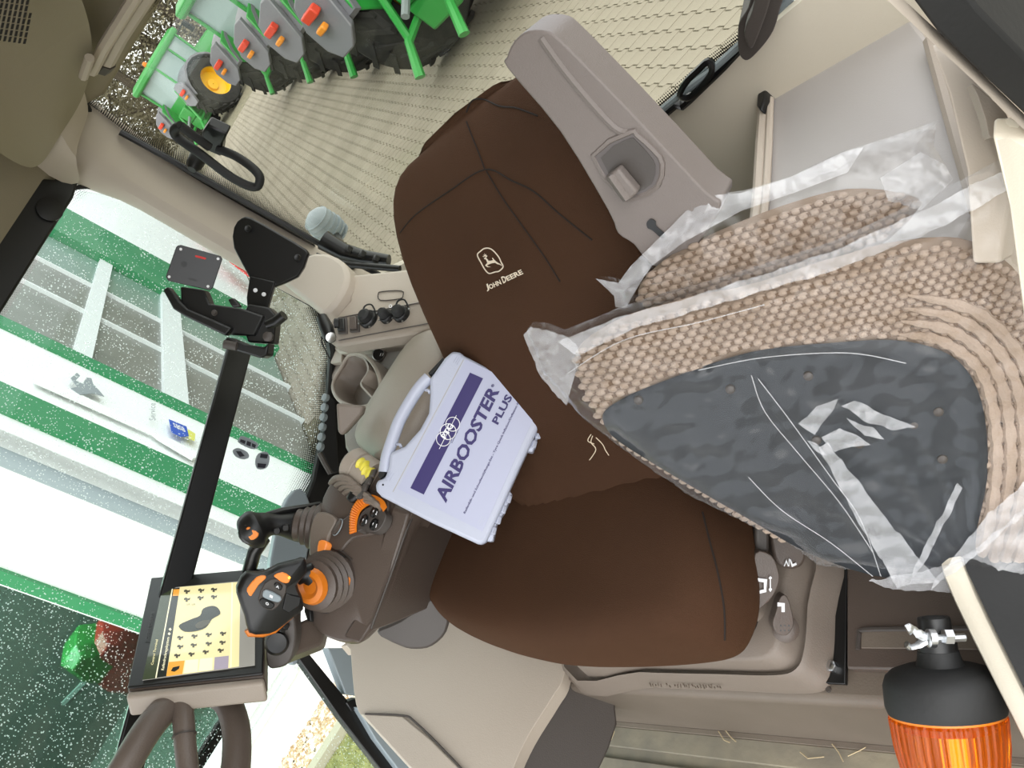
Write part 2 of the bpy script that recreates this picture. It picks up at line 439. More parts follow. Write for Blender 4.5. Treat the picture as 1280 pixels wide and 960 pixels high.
# wall B (showroom) from the inner corner outwards
tc_ = corner_t
M_['pipe'] = mat('grey_downpipe', '8d979c', .4)
obj('rain_pipe', tube([PB(corner_t-.03, .02, .07), PB(corner_t-.03, HH, .07)], .055, 12), 'pipe', bld)
tg0, tg1 = SB(120, 752)[0], SB(120, 768)[0]
tg0b = SB(60, 737)[0]
_, hgl = SB(301, 879)
print('wallB t', tc_, tg0, tg1, 'glass bottom', hgl, SB(60,850), SB(330,880))
slabB('wall_panel', tc_, tg0, 0, HH, .25, 'bwhite')
slabB('green_pilaster', tg0, tg1, .9, HH, .29, 'bgreen', .04)
slabB('wall_panel', tg1, tg1-.03, .9, HH, .25, 'bwhite')
tE = tg1 - 7
slabB('wall_panel', tg0, tE, 0, hgl-.02, .25, 'bwhite')
slabB('window_sill', tg0+.05, tE, hgl-.08, hgl-.02, .35, 'bframe', .1)
slabB('window_sill', tg0+.05, tE, hgl*.6, hgl*.6+.05, .29, 'bframe', .05)
slabB('wall_back', tg1+.3, tE, .3, HH, .1, 'bdark', -3.2)
slabB('showroom_floor', tg1+.3, tE, .2, .3, 3.2, 'bdark', 0-.26)
slabB('showroom_side', tg1+.3, tg1+.22, .3, HH, 3.0, 'bdark', -.26)
slabB('shop_window_pane', tg1-.03, tE, hgl, HH, .01, 'showglass', -.1)
for k in range(3): slabB('window_mullion', tg1-1.9-k*1.7, tg1-1.96-k*1.7, hgl, HH, .06, 'bframe', -.05)
ll = bpy.data.lights.new('showroom_fill', 'AREA'); ll.energy = 1400; ll.size = 2.5  # added fill light that brightens the showroom behind the glass
lo = bpy.data.objects.new('showroom_fill', ll); COL.objects.link(lo); lo.location = PB(tg1 - 1.6, 5.0, -1.7)
# red and green machine added behind the glass to stand for reflected red tractors
M_['mred'] = mat('red_machine_paint', 'b3261d', .4); M_['jgreen'] = mat('green_machine_paint', '2c8a3c', .35); M_['steelg'] = mat('grey_steel', '7d8688', .5)
def PBpx(a, b, o): 
    return hit(a, b, B0 + nB*o, nB)
mc = thing('reflected_machine', 'red and green machine behind the showroom glass, standing in for reflected red tractors', 'machine', PBpx(145, 835, -1.6) - Z*.4)
mb = PBpx(145, 812, -1.6)
for k, (a, b, c) in enumerate(((150, 800, 'mred'), (150, 828, 'mred'), (118, 815, 'jgreen'))):
    P = PBpx(a, b, -1.6)
    obj('hood' if k < 2 else 'hopper', loft([[P + nA*(x*sc) + Z*(z*sc) + nB*y for x, z in ((-.16,-.2),(.14,-.24),(.2,.02),(.1,.2),(-.12,.22),(-.2,0))] for y, sc in ((-.25,.6),(-.15,1),(.15,1),(.25,.6))]), c, mc, bevel=.01)
obj('linkage', join(tube([PBpx(125,840,-1.6), PBpx(160,872,-1.6)], .03, 6), tube([PBpx(165,832,-1.6), PBpx(110,850,-1.6)], .03, 6), tube([PBpx(110,850,-1.6), PBpx(80,880,-1.6)], .03, 6)), 'steelg', mc)
obj('stand', box(mb - Z*1.0 + nA*.2, (.9, .3, 1.2), (nA, nB, Z)), 'bdark', mc)
# red and white banner by the far door
M_['bred'] = mat('red_banner', 'd0302c', .6)
fl = thing('banner', 'red and white advertising banner leaning on the hall wall behind the black bracket', 'banner', at(352, 395, z=GZ))
panel('banner_cloth', [(240,300),(262,312),(258,318),(300,352),(310,372),(276,345),(268,330)], onA(.3), .02, 'bred', fl, bevel=0)
panel('banner_cloth', [(336,362),(360,372),(350,395),(338,385),(332,372)], onA(.3), .02, 'bred', fl, bevel=0)
obj('banner_pole', tube([PA(*SA(346, 372), .28), Vector((*PA(*SA(346, 372), .28).xy, GZ))], .03, 6), 'steelg', fl)
# gravel bed, kerb and lawn
M_['gravel'] = mat('mixed_gravel', 'b79f7c', .9, col2='d8cdb8', nscale=25)
M_['gravel2'] = mat('brown_gravel', '9a7650', .9, col2='c4ab86', nscale=25)
M_['kerb'] = mat('concrete_kerb', 'a79f8c', .9)
M_['lawn'] = mat('lawn_soil', '6a6c3e', .95, col2='8c8a58', nscale=10)
M_['grass'] = mat('grass_blades', '8a8e50', .9, col2='a9a56c', nscale=3)
og = (at(432, 907, z=GZ) - B0).dot(nB)
og = max(og, .3)
bed = obj('gravel_bed', box(PB(tc_/2 - 3, .0, og/2), (abs(tc_)+9, og, .03), (nA, nB, Z)), 'gravel', None, sm=False)
tag(bed, 'strip of brown and white gravel along the foot of the white wall', 'gravel', kind='stuff')
V = []; Fc = []
for k in range(9000):
    t = random.uniform(tc_ - 5, tc_ + .3); o_ = random.uniform(0.01, og)
    r = random.uniform(.012, .03); c = PB(t, .02 + r*.3, o_)
    b0 = len(V); ra = random.random()*3
    for q in ((1,0,0),(0,1,0),(-1,0,0),(0,-1,0),(0,0,.7),(0,0,-.6)):
        V.append(tuple(c + Vector((q[0]*math.cos(ra)-q[1]*math.sin(ra), q[0]*math.sin(ra)+q[1]*math.cos(ra), q[2])) * r * random.uniform(.7, 1.2)))
    Fc += [(b0+i, b0+(i+1) % 4, b0+4) for i in range(4)] + [(b0+(i+1) % 4, b0+i, b0+5) for i in range(4)]
st = obj('gravel_stones', (V, Fc), 'gravel2', bed, sm=False, kind='stuff', fixn=False)
st.data.materials.append(M_['gravel']); st.data.materials.append(mat('white_gravel', 'e6e0d4', .8))
for p in st.data.polygons: p.material_index = (p.index // 8) * 7919 % 3
kb = obj('kerb', box(PB(tc_/2 - 3, .03, og + .05), (abs(tc_)+9, .09, .1), (nA, nB, Z)), 'kerb', None); kb['kind'] = 'structure'
kb.name = 'trim_1'
lw = obj('lawn', box(PB(tc_/2 - 3, .005, og + 1.6), (abs(tc_)+9, 3, .02), (nA, nB, Z)), 'lawn', None, sm=False); tag(lw, 'patch of mossy green lawn beyond the kerb of the gravel strip', 'grass', kind='stuff')
V = []; Fc = []
for k in range(14000):
    c = PB(random.uniform(tc_ - 5, tc_ + .5), .015, og + random.uniform(.12, 2.6)); b0 = len(V); a = random.random()*6.28; u = Vector((math.cos(a), math.sin(a), 0))
    h = random.uniform(.02, .05); l = Vector((random.uniform(-.03,.03), random.uniform(-.03,.03), h))
    V += [tuple(c - u*.005), tuple(c + u*.005), tuple(c + l)]; Fc.append((b0, b0+1, b0+2))
obj('grass_blades', (V, Fc), 'grass', lw, sm=False, kind='stuff', fixn=False)
# ---- tractors
M_['tgreen'] = mat('tractor_green', '2f8f3f', .3); M_['tyellow'] = mat('rim_yellow', 'e6b41e', .35); M_['tyre'] = mat('tyre_rubber', '202020', .85, col2='2c2b29', nscale=8)
M_['fender'] = mat('grey_fender', '6c6c74', .4); M_['tailred'] = mat('tail_light_red', 'd23c22', .3); M_['tailorange'] = mat('tail_light_amber', 'e08a20', .3)
M_['tglass'] = mat('cab_glass_reflecting_sky', '8fa3a4', .1); M_['tdark'] = mat('tractor_chassis', '222422', .6)
def wheel(root, x, y, r, w, lugs, sd):
    c = Vector((x, y, r)); X = Vector((1, 0, 0))
    prof = [(-w/2, r*.56), (-w/2*1.05, r*.75), (-w/2, r*.9), (-w/2*.8, r*.955), (w/2*.8, r*.955), (w/2, r*.9), (w/2*1.05, r*.75), (w/2, r*.56)]
    parts = [lathe(c, X, prof, 32, cap=False)]
    for k in range(lugs):
        for s in (-1, 1):
            a = 2*math.pi*(k + (.5 if s > 0 else 0))/lugs
            def P(ang, rr, xx): return c + Vector((xx, math.cos(ang)*rr, math.sin(ang)*rr))
            da = 2*math.pi/lugs*.9; th = 2*math.pi/lugs*.28
            V = []
            for (xx, aa) in ((0, a), (s*w*.5, a+da)):
                for rr in (r*.94, r*1.0):
                    for q in (-th/2, th/2): V.append(P(aa+q, rr if xx == 0 else rr*.985, xx))
            parts.append((V, [(0,1,3,2),(4,6,7,5),(0,4,5,1),(2,3,7,6),(0,2,6,4),(1,5,7,3)]))
    obj('tyre', join(*parts), 'tyre', root, ang=25)
    rim = [(sd*w*.40, r*.58), (sd*w*.44, r*.6), (sd*w*.40, r*.54), (sd*w*.12, r*.5), (sd*w*.05, r*.22), (sd*w*.16, r*.2), (sd*w*.17, r*.02), (sd*w*.02, r*.02), (sd*w*.0, r*.2), (-sd*w*.1, r*.5), (-sd*w*.46, r*.6)]
    obj('rim', lathe(c, X, rim, 28, cap=False), 'tyellow', root)
T = thing('tractor', 'x', 'tractor', (0,0,0), 'green tractors parked in a row')
for s in (-1, 1):
    wheel(T, s*.98, 0, .97, .68, 20, s); wheel(T, s*.92, 2.85, .72, .5, 18, s)
    fd = [];
    for k in range(9):
        a = math.radians(20 + k*17); rr = 1.12
        y, z = -math.cos(a)*rr, .97 + math.sin(a)*rr
        fd.append([Vector((s*.58, y, z)), Vector((s*1.34, y*.99, z-.02)), Vector((s*1.34, y*.95, z-.09)), Vector((s*.58, y*.95, z-.06))])
    obj('fender', loft(fd), 'fender', T)
    obj('fender_side', prism_n([(s*.6, -1.05, 1.35), (s*.6, -.85, 1.9), (s*.6, .1, 2.15), (s*.6, .8, 1.95), (s*.6, .8, 1.1), (s*.6, -.7, 1.0)], (s*.05, 0, 0)), 'tgreen', T, bevel=.02)
    obj('rear_light_panel', prism_n([(s*.74, -1.16, 1.28), (s*.95, -1.19, 1.12), (s*1.2, -1.2, 1.12), (s*1.3, -1.18, 1.3), (s*1.34, -1.1, 1.6), (s*1.28, -.95, 1.85), (s*.95, -.86, 2.0), (s*.74, -.88, 1.98)], (0, .1, 0)), 'fender', T, bevel=.02)
    obj('tail_light', box((s*1.05, -1.08, 1.68), (.26, .12, .12)), 'tailred', T, bevel=.02)
    obj('tail_light', box((s*1.05, -1.16, 1.5), (.16, .1, .08)), 'tailorange', T, bevel=.02)
    obj('lower_link', join(tube([(s*.3, -.3, .75), (s*.42, -1.15, .7), (s*.45, -1.45, .42)], [.05, .055, .065], 8), tube([(s*.42, -1.1, .72), (s*.38, -.8, 1.35)], .05, 8)), 'tgreen', T)
    obj('mirror', join(tube([(s*.8, 1.3, 2.7), (s*1.3, 1.4, 2.75)], .03, 6), box((s*1.35, 1.4, 2.55), (.2, .08, .45))), 'black', T, bevel=.01)
obj('top_link', tube([(0, -.5, 1.2), (0, -1.3, .95)], .05, 8), 'steelg', T)
obj('hitch_frame', join(box((0, -.75, 1.15), (.55, .35, .5)), box((0, -.6, .7), (.6, .6, .4))), 'tgreen', T, bevel=.04)
obj('chassis', join(box((0, 1.2, .85), (.5, 3.6, .5)), box((0, 2.85, .75), (1.5, .25, .25)), box((0, 0, .97), (1.7, .3, .3))), 'tdark', T, bevel=.04)
obj('hood', loft([[Vector((x*sc, y, z0 + (z - 1.2)*sc2)) for x, z in ((-.36,1.1),(-.4,1.6),(-.32,1.95),(-.15,2.03),(.15,2.03),(.32,1.95),(.4,1.6),(.36,1.1))] for y, sc, sc2, z0 in ((1.0,1.15,1,1.2),(1.6,1.05,1,1.2),(2.8,.95,.93,1.2),(3.5,.85,.8,1.2),(3.68,.6,.6,1.25))]), 'tgreen', T)
obj('cab_body', loft([[Vector((x, y, z)) for x, y in ((-w2,-.6),(-w2,1.25),(-w2*.7,1.6),(w2*.7,1.6),(w2,1.25),(w2,-.6))] for z, w2 in ((1.15,.55),(1.5,.62),(1.7,.75))]), 'tgreen', T, bevel=.02)
obj('cab_glass', loft([[Vector((x, y + (z-1.7)*.05, z)) for x, y in ((-w2,-.55),(-w2,1.2),(-w2*.7,1.5),(w2*.7,1.5),(w2,1.2),(w2,-.55))] for z, w2 in ((1.7,.72),(2.75,.74))]), 'tglass', T)
pil = []
for s in (-1, 1):
    for (y0, y1) in ((-.58, -.55), (.5, .52), (1.22, 1.28)):
        pil.append(tube([(s*.74, y0, 1.65), (s*.76, y1, 2.8)], .045, 6))
obj('cab_pillar', join(*pil), 'tgreen', T)
obj('roof', loft([[Vector((x*sc, .42 + (y-.42)*sc, z)) for x, y in ((-.85,-.75),(-.88,.4),(-.8,1.5),(-.4,1.75),(.4,1.75),(.8,1.5),(.88,.4),(.85,-.75))] for z, sc in ((2.74,.95),(2.8,1),(2.95,1),(3.05,.85))]), 'tgreen', T, bevel=.02)
obj('beacon_lamp', lathe((.6, -.5, 3.0), (0,0,1), [(0,.07),(.04,.09),(.15,.07),(.18,.03)], 12), 'orange', T)
index_kids()
# positions from their wheels' contact with the paving
def set_t(o, px, py, side, yaw, lab):
    c = at(px, py, z=GZ)
    Rm = Matrix.Rotation(yaw, 4, 'Z'); off = Rm @ Vector((side*1.12, 0, 0)); o.scale = (1.12, 1.12, 1.12)
    o.location = c - off; o.rotation_euler = (0, 0, yaw); o['label'] = lab
vd = ray(420, 60); vyaw = math.atan2(vd.y, vd.x) - math.pi/2
spots = [(297, 127, 'green tractor farthest left in the yard row, cab and yellow rear rim showing'),
         (372, 95, 'second green tractor from the far end of the yard row'),
         (424, 75, 'third green tractor from the far end of the yard row'),
         (484, 60, 'fourth green tractor from the far end, second closest to the rear window'),
         (572, 47, 'nearest green tractor of the yard row, only rear tyre and green lift arm showing')]
trs = [T] + [copy_tree(T) for _ in spots[1:]]
for k, (o, (a, b, l)) in enumerate(zip(trs, spots)): set_t(o, a, b, 1 if k == 0 else -1, math.radians(188 - 1.5*k), l)
# ---- trees beyond the yard
M_['leaf'] = mat('dull_foliage', '6b6654', 1, col2='8a8470', nscale=.8, spec=0); M_['bark'] = mat('bark', '4a4238', .9)
def tree(seed, lab):
    random.seed(seed)
    t = thing('tree', lab, 'tree', (0,0,0), 'bare brownish trees behind the tractors')
    obj('trunk', join(tube([(0,0,0),(.1,.05,2),(0,.1,5),(0,0,8)], [.22,.18,.12,.03], 8), *[tube([(0,0,1.5+k*.6),(math.cos(k*2.1)*1.6, math.sin(k*2.1)*1.6, 2.6+k*.65)], [.07,.02], 5) for k in range(9)]), 'bark', t)
    V = []; Fc = []
    for k in range(15000):
        z = random.uniform(.4, 8.5); rr = 2.3 * math.sin(math.pi*min(.97, (z+.8)/9.6))**.7 * math.sqrt(random.random())
        a = random.random()*6.28; c = Vector((math.cos(a)*rr, math.sin(a)*rr, z))
        if noise.noise(c*1.1) < -.12: continue
        s = random.uniform(.03, .085); u = Vector((random.gauss(0,1), random.gauss(0,1), random.gauss(0,1))).normalized(); v = u.orthogonal().normalized()
        b0 = len(V); V += [tuple(c - u*s), tuple(c + v*s*.6), tuple(c + u*s), tuple(c - v*s*.6)]; Fc.append((b0,b0+1,b0+2,b0+3))
    f = obj('foliage', (V, Fc), 'leaf', t, sm=False, kind='stuff', fixn=False)
    return t
tr0 = tree(3, 'x'); index_kids()
tspots = [(118, 150, 52), (158, 100, 50), (190, 60, 53), (212, 15, 50), (240, -30, 54), (268, -75, 51), (140, 125, 62), (222, -10, 63)]
tl = ['brownish tree nearest the rear-right cab pillar, behind the yard', 'brownish tree behind the roof of the leftmost tractor', 'brownish tree above the leftmost tractor, second from the pillar', 'brownish tree between the first and second tractors', 'brownish tree behind the second tractor', 'brownish tree behind the third tractor at the picture edge', 'tall brownish tree in the rear rank above the first tractor', 'tall brownish tree in the rear rank above the second tractor']
for k, ((a, b, dd), l) in enumerate(zip(tspots, tl)):
    o = tr0 if k == 0 else copy_tree(tr0)
    r = ray(a, b); r.z = 0; r.normalize(); c = Vector((CAM.x, CAM.y, 0)) + r*dd
    o.location = (c.x, c.y, GZ); o.rotation_euler = (0, 0, k*1.7); o['label'] = l; s = 1.15 + .12*(k % 3); o.scale = (s*1.1, s*1.1, s*1.05)
random.seed(11)
# ================================================================ CAB SHELL
def struct(o, name=None):
    o['kind'] = 'structure'
    if name: o.name = name
    return o
XW = .79; YR = -.6
# roof / headliner: slab plus sloping cheeks down to the tops of the side and rear windows
rf = struct(obj('ceiling', prism_n([(-.85,-.75,1.5),(.9,-.75,1.5),(.9,1.1,1.5),(-.85,1.1,1.5)], (0,0,.1)), 'headliner', None))
sw = [at(46, 227, x=XW-.01), at(0, 296, x=XW-.01)]
def side_top(y):                                   # z of the side window's top edge at y
    a, b = sw; t = (y - a.y)/(b.y - a.y); return a.z + (b.z - a.z)*t
rw = [at(105, 128, y=YR), at(190, -20, y=YR)]
def rear_top(x):
    a, b = rw; t = (x - a.x)/(b.x - a.x); return a.z + (b.z - a.z)*t
rows = []
for k in range(14):
    y = -.52 + k*.12
    zt = side_top(y)
    rows.append([Vector((XW+.02, y, zt-.03)), Vector((XW-.02, y, zt)), Vector((XW-.05, y, zt+.05)), Vector((XW-.12, y, zt+.15)), Vector((XW-.25, y, 1.47)), Vector((XW-.3, y, 1.52)), Vector((XW+.03, y, 1.52))])
struct(obj('wall_right', loft(rows), 'headliner', None), 'trim_2')
rows = []
for k in range(12):
    x = .70 - k*.13
    zt = rear_top(x)
    rows.append([Vector((x, YR-.03, zt-.02)), Vector((x, YR+.02, zt)), Vector((x, YR+.05, zt+.04)), Vector((x, YR+.12, zt+.13)), Vector((x, YR+.26, 1.47)), Vector((x, YR+.3, 1.52)), Vector((x, YR-.05, 1.52))])
rh = struct(obj('trim', loft(rows), 'headliner', None), 'trim_3')
# C pillar between the rear window and the side window
P_top_r = at(105, 128, y=YR); P_top_s = at(108, 228, x=XW)
pr = [(112,138),(150,172),(200,206),(260,243),(330,282),(400,322),(470,352),(520,390)]     # edge beside rear window
psd = [(104,236),(150,246),(200,275),(260,310),(320,345),(380,378),(408,392),(440,440)]     # edge beside side window
rows = []
for a, b in zip(pr, psd):
    A = at(*a, y=YR); B = at(*b, x=XW-.01)
    mid = (A + B)/2; out = Vector((-.7, .7, 0))
    rows.append([A + Vector((.01,-.05,0)), A, A*.75 + B*.25 + out*.028, mid + out*.04, A*.25 + B*.75 + out*.028, B, B + Vector((.04,-.01,0)), B + Vector((.03,-.12,0)) , A + Vector((.12,-.05,0))])
r0 = rows[0]; rows.insert(0, [p + Vector((0, .01, .12)) for p in r0])
rows = [rows[0]] + rows[1:]
struct(obj('trim', loft(rows), 'pillar', None, sub=1), 'trim_4')
# corner cap over the pillar, curved headliner corner
cc = [[Vector((.45,-.62,1.5)), at(112,118,y=YR+.02), Vector((.5,-.45,1.5))], ]
corner = loft([[at(60,-60,y=YR+.1), at(108,126,y=YR+.02), at(114,142,y=YR+.02)], [at(20,40,D=1.45), at(75,170,D=1.5), at(85,200,D=1.52)], [at(-60,60,D=1.35), at(46,226,x=XW-.03), at(112,236,x=XW-.02)]], cap=False, closed=False)
struct(obj('trim', corner, 'pillar', None, sub=2, fixn=False), 'trim_5')
hc = loft([[at(20,-160,y=YR+.28), at(128,30,y=YR+.10), at(106,128,y=YR+.03)], [at(-60,-40,D=1.3), at(40,80,D=1.4), at(70,172,D=1.47)], [at(-160,60,D=1.2), at(-30,170,D=1.35), at(46,226,x=XW-.035)]], cap=False, closed=False)
struct(obj('trim', hc, 'headliner', None, sub=3, fixn=False), 'trim_6')
# roller blind case along the rear window's top edge
bl = thing('roller_blind', 'grey-beige roller blind casing along the top of the rear window', 'blind', at(140, 60, y=YR+.05))
Pb = [at(198,-30,y=YR+.06), at(150,45,y=YR+.06), at(134,76,y=YR+.06)]
obj('casing', tube(Pb, .012, 8), 'pillar', bl); obj('casing_end', tube([at(134,76,y=YR+.06), at(127,84,y=YR+.06)], .014, 8), 'dark', bl)
obj('rail', tube([p + Vector((0,.03,.01)) for p in Pb], .009, 8), 'beige', bl); obj('hook', tube([at(112,72,y=YR+.12), at(104,96,y=YR+.12)], .007, 8), 'pillar', bl)
# loudspeaker / air grille in the headliner
gr = thing('air_grille', 'slotted air grille in the headliner at the upper left corner', 'grille', at(20, 25, D=1.05))
gp = depthplane([(0,0,1.0),(40,0,1.02),(0,50,1.02)])
panel('grille_plate', [(-30,-30),(42,-30),(36,20),(26,46),(-10,56),(-30,50)], gp, .01, 'headliner', gr, rnd=0)
k = 0
for i in range(7):
    for j in range(7):
        x = 0 + i*6.2 - j*1.6 + 2; y = j*8 + i*.8 - 5
        if x > 36 or y > 48 or y < -6 or x < -4: continue
        q = [(x, y), (x+3.2, y), (x+1.6, y+6.4), (x-1.6, y+6.4)]
        P = [gp(a, b) for a, b in q]; nn = nrm(P)
        obj('slot', prism_n([p + nn*.0012 for p in P], nn*.0006), 'black', gr, sm=False)
# ---- windows
M_['winglass'] = glassmat('side_window_glass_with_drops', 'f6faf8', drops=True); M_['rearglass'] = glassmat('rear_window_glass', 'f6f6f0')
M_['frit'] = fritmat('dotted_ceramic_border', 170, .25, .97); 
def uvstrip(name, outer, inner, m, parent, **k):
    """strip between two matching polylines, with metre and 0-1 uv layers"""
    n = len(outer); V = outer + inner; Fc = [(i, i+1, n+i+1, n+i) for i in range(n-1)]
    o = obj(name, (V, Fc), m, parent, sm=False, fixn=False, **k)
    me = o.data; l1 = me.uv_layers.new(name='metres'); l2 = me.uv_layers.new(name='norm')
    L = [0]
    for i in range(1, n): L.append(L[-1] + (outer[i]-outer[i-1]).length)
    ww = [(outer[i]-inner[i]).length for i in range(n)]
    for lp in me.loops:
        i = lp.vertex_index; s = i >= n; i %= n
        l1.data[lp.index].uv = (L[i], ww[i] if s else 0); l2.data[lp.index].uv = (L[i], 1 if s else 0)
    return o
rwpx = [(190,-40),(150,40),(112,112),(106,128),(112,142),(150,170),(260,240),(400,320),(500,356),(640,300),(807,152),(985,2),(1040,-50)]
P = [at(a, b, y=YR-.02) for a, b in rwpx]
w1 = obj('window_1', prism_n(P, (0,-.006,0)), 'rearglass', None, sm=False); struct(w1)
def frit(parent, px_o, px_i, fn):
    return uvstrip('dotted_border', [fn(*a) for a in px_o], [fn(*a) for a in px_i], 'frit', parent)
fr_ = lambda a, b: at(a, b, y=YR-.017)
frit(w1, [(172,-6),(135,72),(108,118),(104,128),(110,146)], [(205,0),(150,60),(128,82),(124,110),(132,135)], fr_)
frit(w1, [(110,146),(150,176),(220,218),(300,262),(400,322)], [(128,114),(168,148),(226,180),(292,218),(380,272)], fr_)
frit(w1, [(760,196),(810,156),(900,82),(985,10),(1010,-20)], [(748,182),(797,142),(886,66),(950,10),(975,-20)], fr_)
frit(w1, [(150,-14),(166,0),(180,2),(196,-14)], [(160,-30),(186,14),(206,6),(212,-14)], fr_)
# black seal of the rear window
obj('window_seal', tube([at(a, b, y=YR-.005) for a, b in [(104,128),(112,142),(150,174),(200,208),(260,244),(330,284),(400,324),(500,372)]], .0075, 8), 'rubber', w1)
obj('window_seal', tube([at(a, b, y=YR+.0) for a, b in [(150,165),(210,198),(300,249),(400,305),(490,352)]], .006, 8), 'blackmetal', w1)
obj('lower_frame', tube([at(a, b, y=YR+.01) for a, b in [(780,182),(845,128),(853,130),(862,122),(905,80),(960,20),(985,-10)]], .011, 8, flat=.6), 'blackmetal', w1)
obj('lower_frame_trim', tube([at(a, b, y=YR+.025) for a, b in [(790,168),(850,118),(885,92),(960,24),(990,-4)]], .005, 8), 'steelg', w1)
# catch and hinge cover on the lower frame
ct = obj('latch_frame', tube([at(a, b, y=YR+.03) for a, b in cr2([(850,118),(862,122),(880,104),(890,88),(886,76),(872,88),(858,102)], 4)], .0045, 6, closed=True, cap=False), 'blackmetal', w1)
panel('latch_plate', [(856,116),(866,116),(882,96),(884,84),(874,92),(860,106)], ony(YR+.02), .008, 'steelg', w1, bevel=.002)
hp = [(922,48),(924,68),(934,76),(950,62),(966,40),(974,14),(980,-16),(946,-20),(935,10),(924,28)]
panel('hinge_cover', hp, ony(YR+.055), .05, 'dark', w1, rnd=4, bevel=.01, segs=3)
panel('hinge_cover_ridge', [(930,40),(938,62),(948,44),(960,10),(965,-18),(948,-18),(940,14)], ony(YR+.075), .03, 'dark', w1, rnd=4, bevel=.01, segs=3)
# side window
XG = XW + .012
swpx = [(-60,500),(0,405),(100,238),(150,246),(240,297),(330,350),(408,392),(416,430),(415,560),(380,640),(345,650),(330,760),(365,815),(430,893),(490,965),(540,1040),(60,1040),(-60,1000)]
P = [at(a, b, x=XG) for a, b in swpx]
w2 = obj('window_2', prism_n(P, (.006,0,0)), 'winglass', None, sm=False); struct(w2)
fs = lambda a, b: at(a, b, x=XG-.004)
frit(w2, [(-70,420),(0,300),(60,205),(112,228)], [(-40,470),(4,403),(84,262),(118,240)], fs)
obj('roller_blind', prism_n([at(a, b, x=XW-.012) for a, b in [(-80,520),(-60,340),(0,260),(44,222),(98,226),(92,246),(60,296),(0,392)]], (.02,0,0)), 'black', w2, bevel=.004)
obj('blind_disc', lathe(at(62, 262, x=XW-.014), (-1,0,0), [(0,.022),(.004,.022),(.005,.018)], 20), 'black', w2)
frit(w2, [(404,384),(424,440),(424,520),(412,600),(380,660),(350,680)], [(376,384),(398,440),(384,520),(365,585),(350,630),(338,650)], fs)
obj('window_seal', tube([at(a, b, x=XW) for a, b in cr2([(60,242),(100,234),(130,236),(165,250),(240,294),(330,348),(400,388),(414,402),(416,440)], 4, False)], .004, 6), 'rubber', w2)
# lower diagonal black frame of the glass
obj('lower_frame', join(prism_n([at(a, b, x=XW-.0) for a, b in [(372,822),(384,814),(440,882),(500,960),(560,1040),(536,1040),(474,960),(424,896)]], (.025,0,0)), prism_n([at(a, b, x=XW-.005) for a, b in [(432,878),(448,872),(452,880),(440,890)]], (.03,0,0))), 'blackmetal', w2, bevel=.002)
obj('lower_trim', prism_n([at(a, b, x=XW+.0) for a, b in [(410,810),(440,810),(447,870),(432,868)]], (.03,0,0)), 'grey_l', w2, bevel=.002)
obj('lower_trim', prism_n([at(a, b, x=XW-.02) for a, b in [(446,884),(456,884),(534,978),(510,978),(470,925)]], (.03,0,0)), 'grey_l', w2, bevel=.002)
# black sill below the glass, behind the console
sill = obj('trim', prism_n([at(a, b, x=XW-.015) for a, b in [(404,388),(424,420),(470,470),(480,560),(440,700),(400,720),(352,740),(346,690),(372,650),(392,600),(408,520),(414,440)]], (.02,0,0)), 'black', None, bevel=.004); struct(sill, 'trim_7')
panel('sill_cover', [(352,640),(376,610),(392,650),(380,720),(372,830),(352,800),(336,730)], onx(XW-.02), .02, 'grey_l', sill, rnd=3)
# window stickers
stk = thing('window_sticker', 'grey and black warning sticker stuck on the side window, upper of the three', 'sticker', at(310, 552, x=XW))
def sticker(nm, px, m, par, dx=0): return panel(nm, px, onx(XG-.008-dx), .001, m, par, rnd=3, bevel=0)
sticker('sticker_sheet', [(299,548),(304,545),(322,554),(320,561),(311,560),(298,553)], 'signgrey', stk)
for q in ([(301,549),(307,551),(306,555),(300,552)], [(309,551),(314,553),(313,558),(308,556)], [(315,554),(320,556),(319,560),(315,558)]): panel('pictogram', q, onx(XG-.0095), .0006, 'print_d', stk, bevel=0)
st2 = thing('window_sticker', 'oval pale sticker on the side window, left of the lower pair', 'sticker', at(300, 566, x=XW)); sticker('sticker_sheet', [(291,563),(298,560),(309,565),(311,572),(303,574),(294,570)], 'signgrey', st2)
panel('pictogram', [(295,564),(301,564),(306,570),(300,571)], onx(XG-.0095), .0006, 'print_d', st2, bevel=0)
st3 = thing('window_sticker', 'black and white pictogram sticker on the side window, right of the lower pair', 'sticker', at(328, 576, x=XW)); sticker('sticker_sheet', [(323,567),(334,565),(337,574),(333,585),(322,586),(319,577)], 'signgrey', st3)
for q in ([(326,567),(335,568),(334,573),(325,572)], [(322,579),(333,580),(331,585),(322,584)]): panel('pictogram', q, onx(XG-.0095), .0006, 'print_d', st3, bevel=0)
# ---- floor, deck, rear wall, panels
fl_ = struct(obj('floor', prism_n([(-.85,.09,0),(.8,.09,0),(.8,1.1,0),(-.85,1.1,0)], (0,0,-.06)), 'mud', None))
# ribs of the rubber mat run across
for k in range(14):
    y = .125 + k*.052
    obj('mat_rib', box((.0, y, .004), (1.3, .034, .010)), 'mud', fl_, bevel=.002)
dk = struct(obj('floor', prism_n([(-.75,-.72,.2),(.62,-.72,.2),(.62,.1,.2),(-.55,.1,.2)], (0,0,-.25)), 'deck', None, bevel=.012, segs=3), 'trim_8')
# front kick strip at the foot of the deck
obj('kick_strip', tube([(-.52,.104,.004),(.45,.104,.004)], .007, 6), 'deck', dk)
rwall = struct(obj('wall_rear', prism_n([(-.8,YR+.0,.15),(.8,YR+.0,.15),(.8,YR,.62),(.62,YR,.60),(-.06,YR,at(807,160,y=YR).z),(-.34,YR,at(985,12,y=YR).z),(-.8,YR,.63)], (0,-.012,0)), 'cream', None, bevel=0, sm=False))
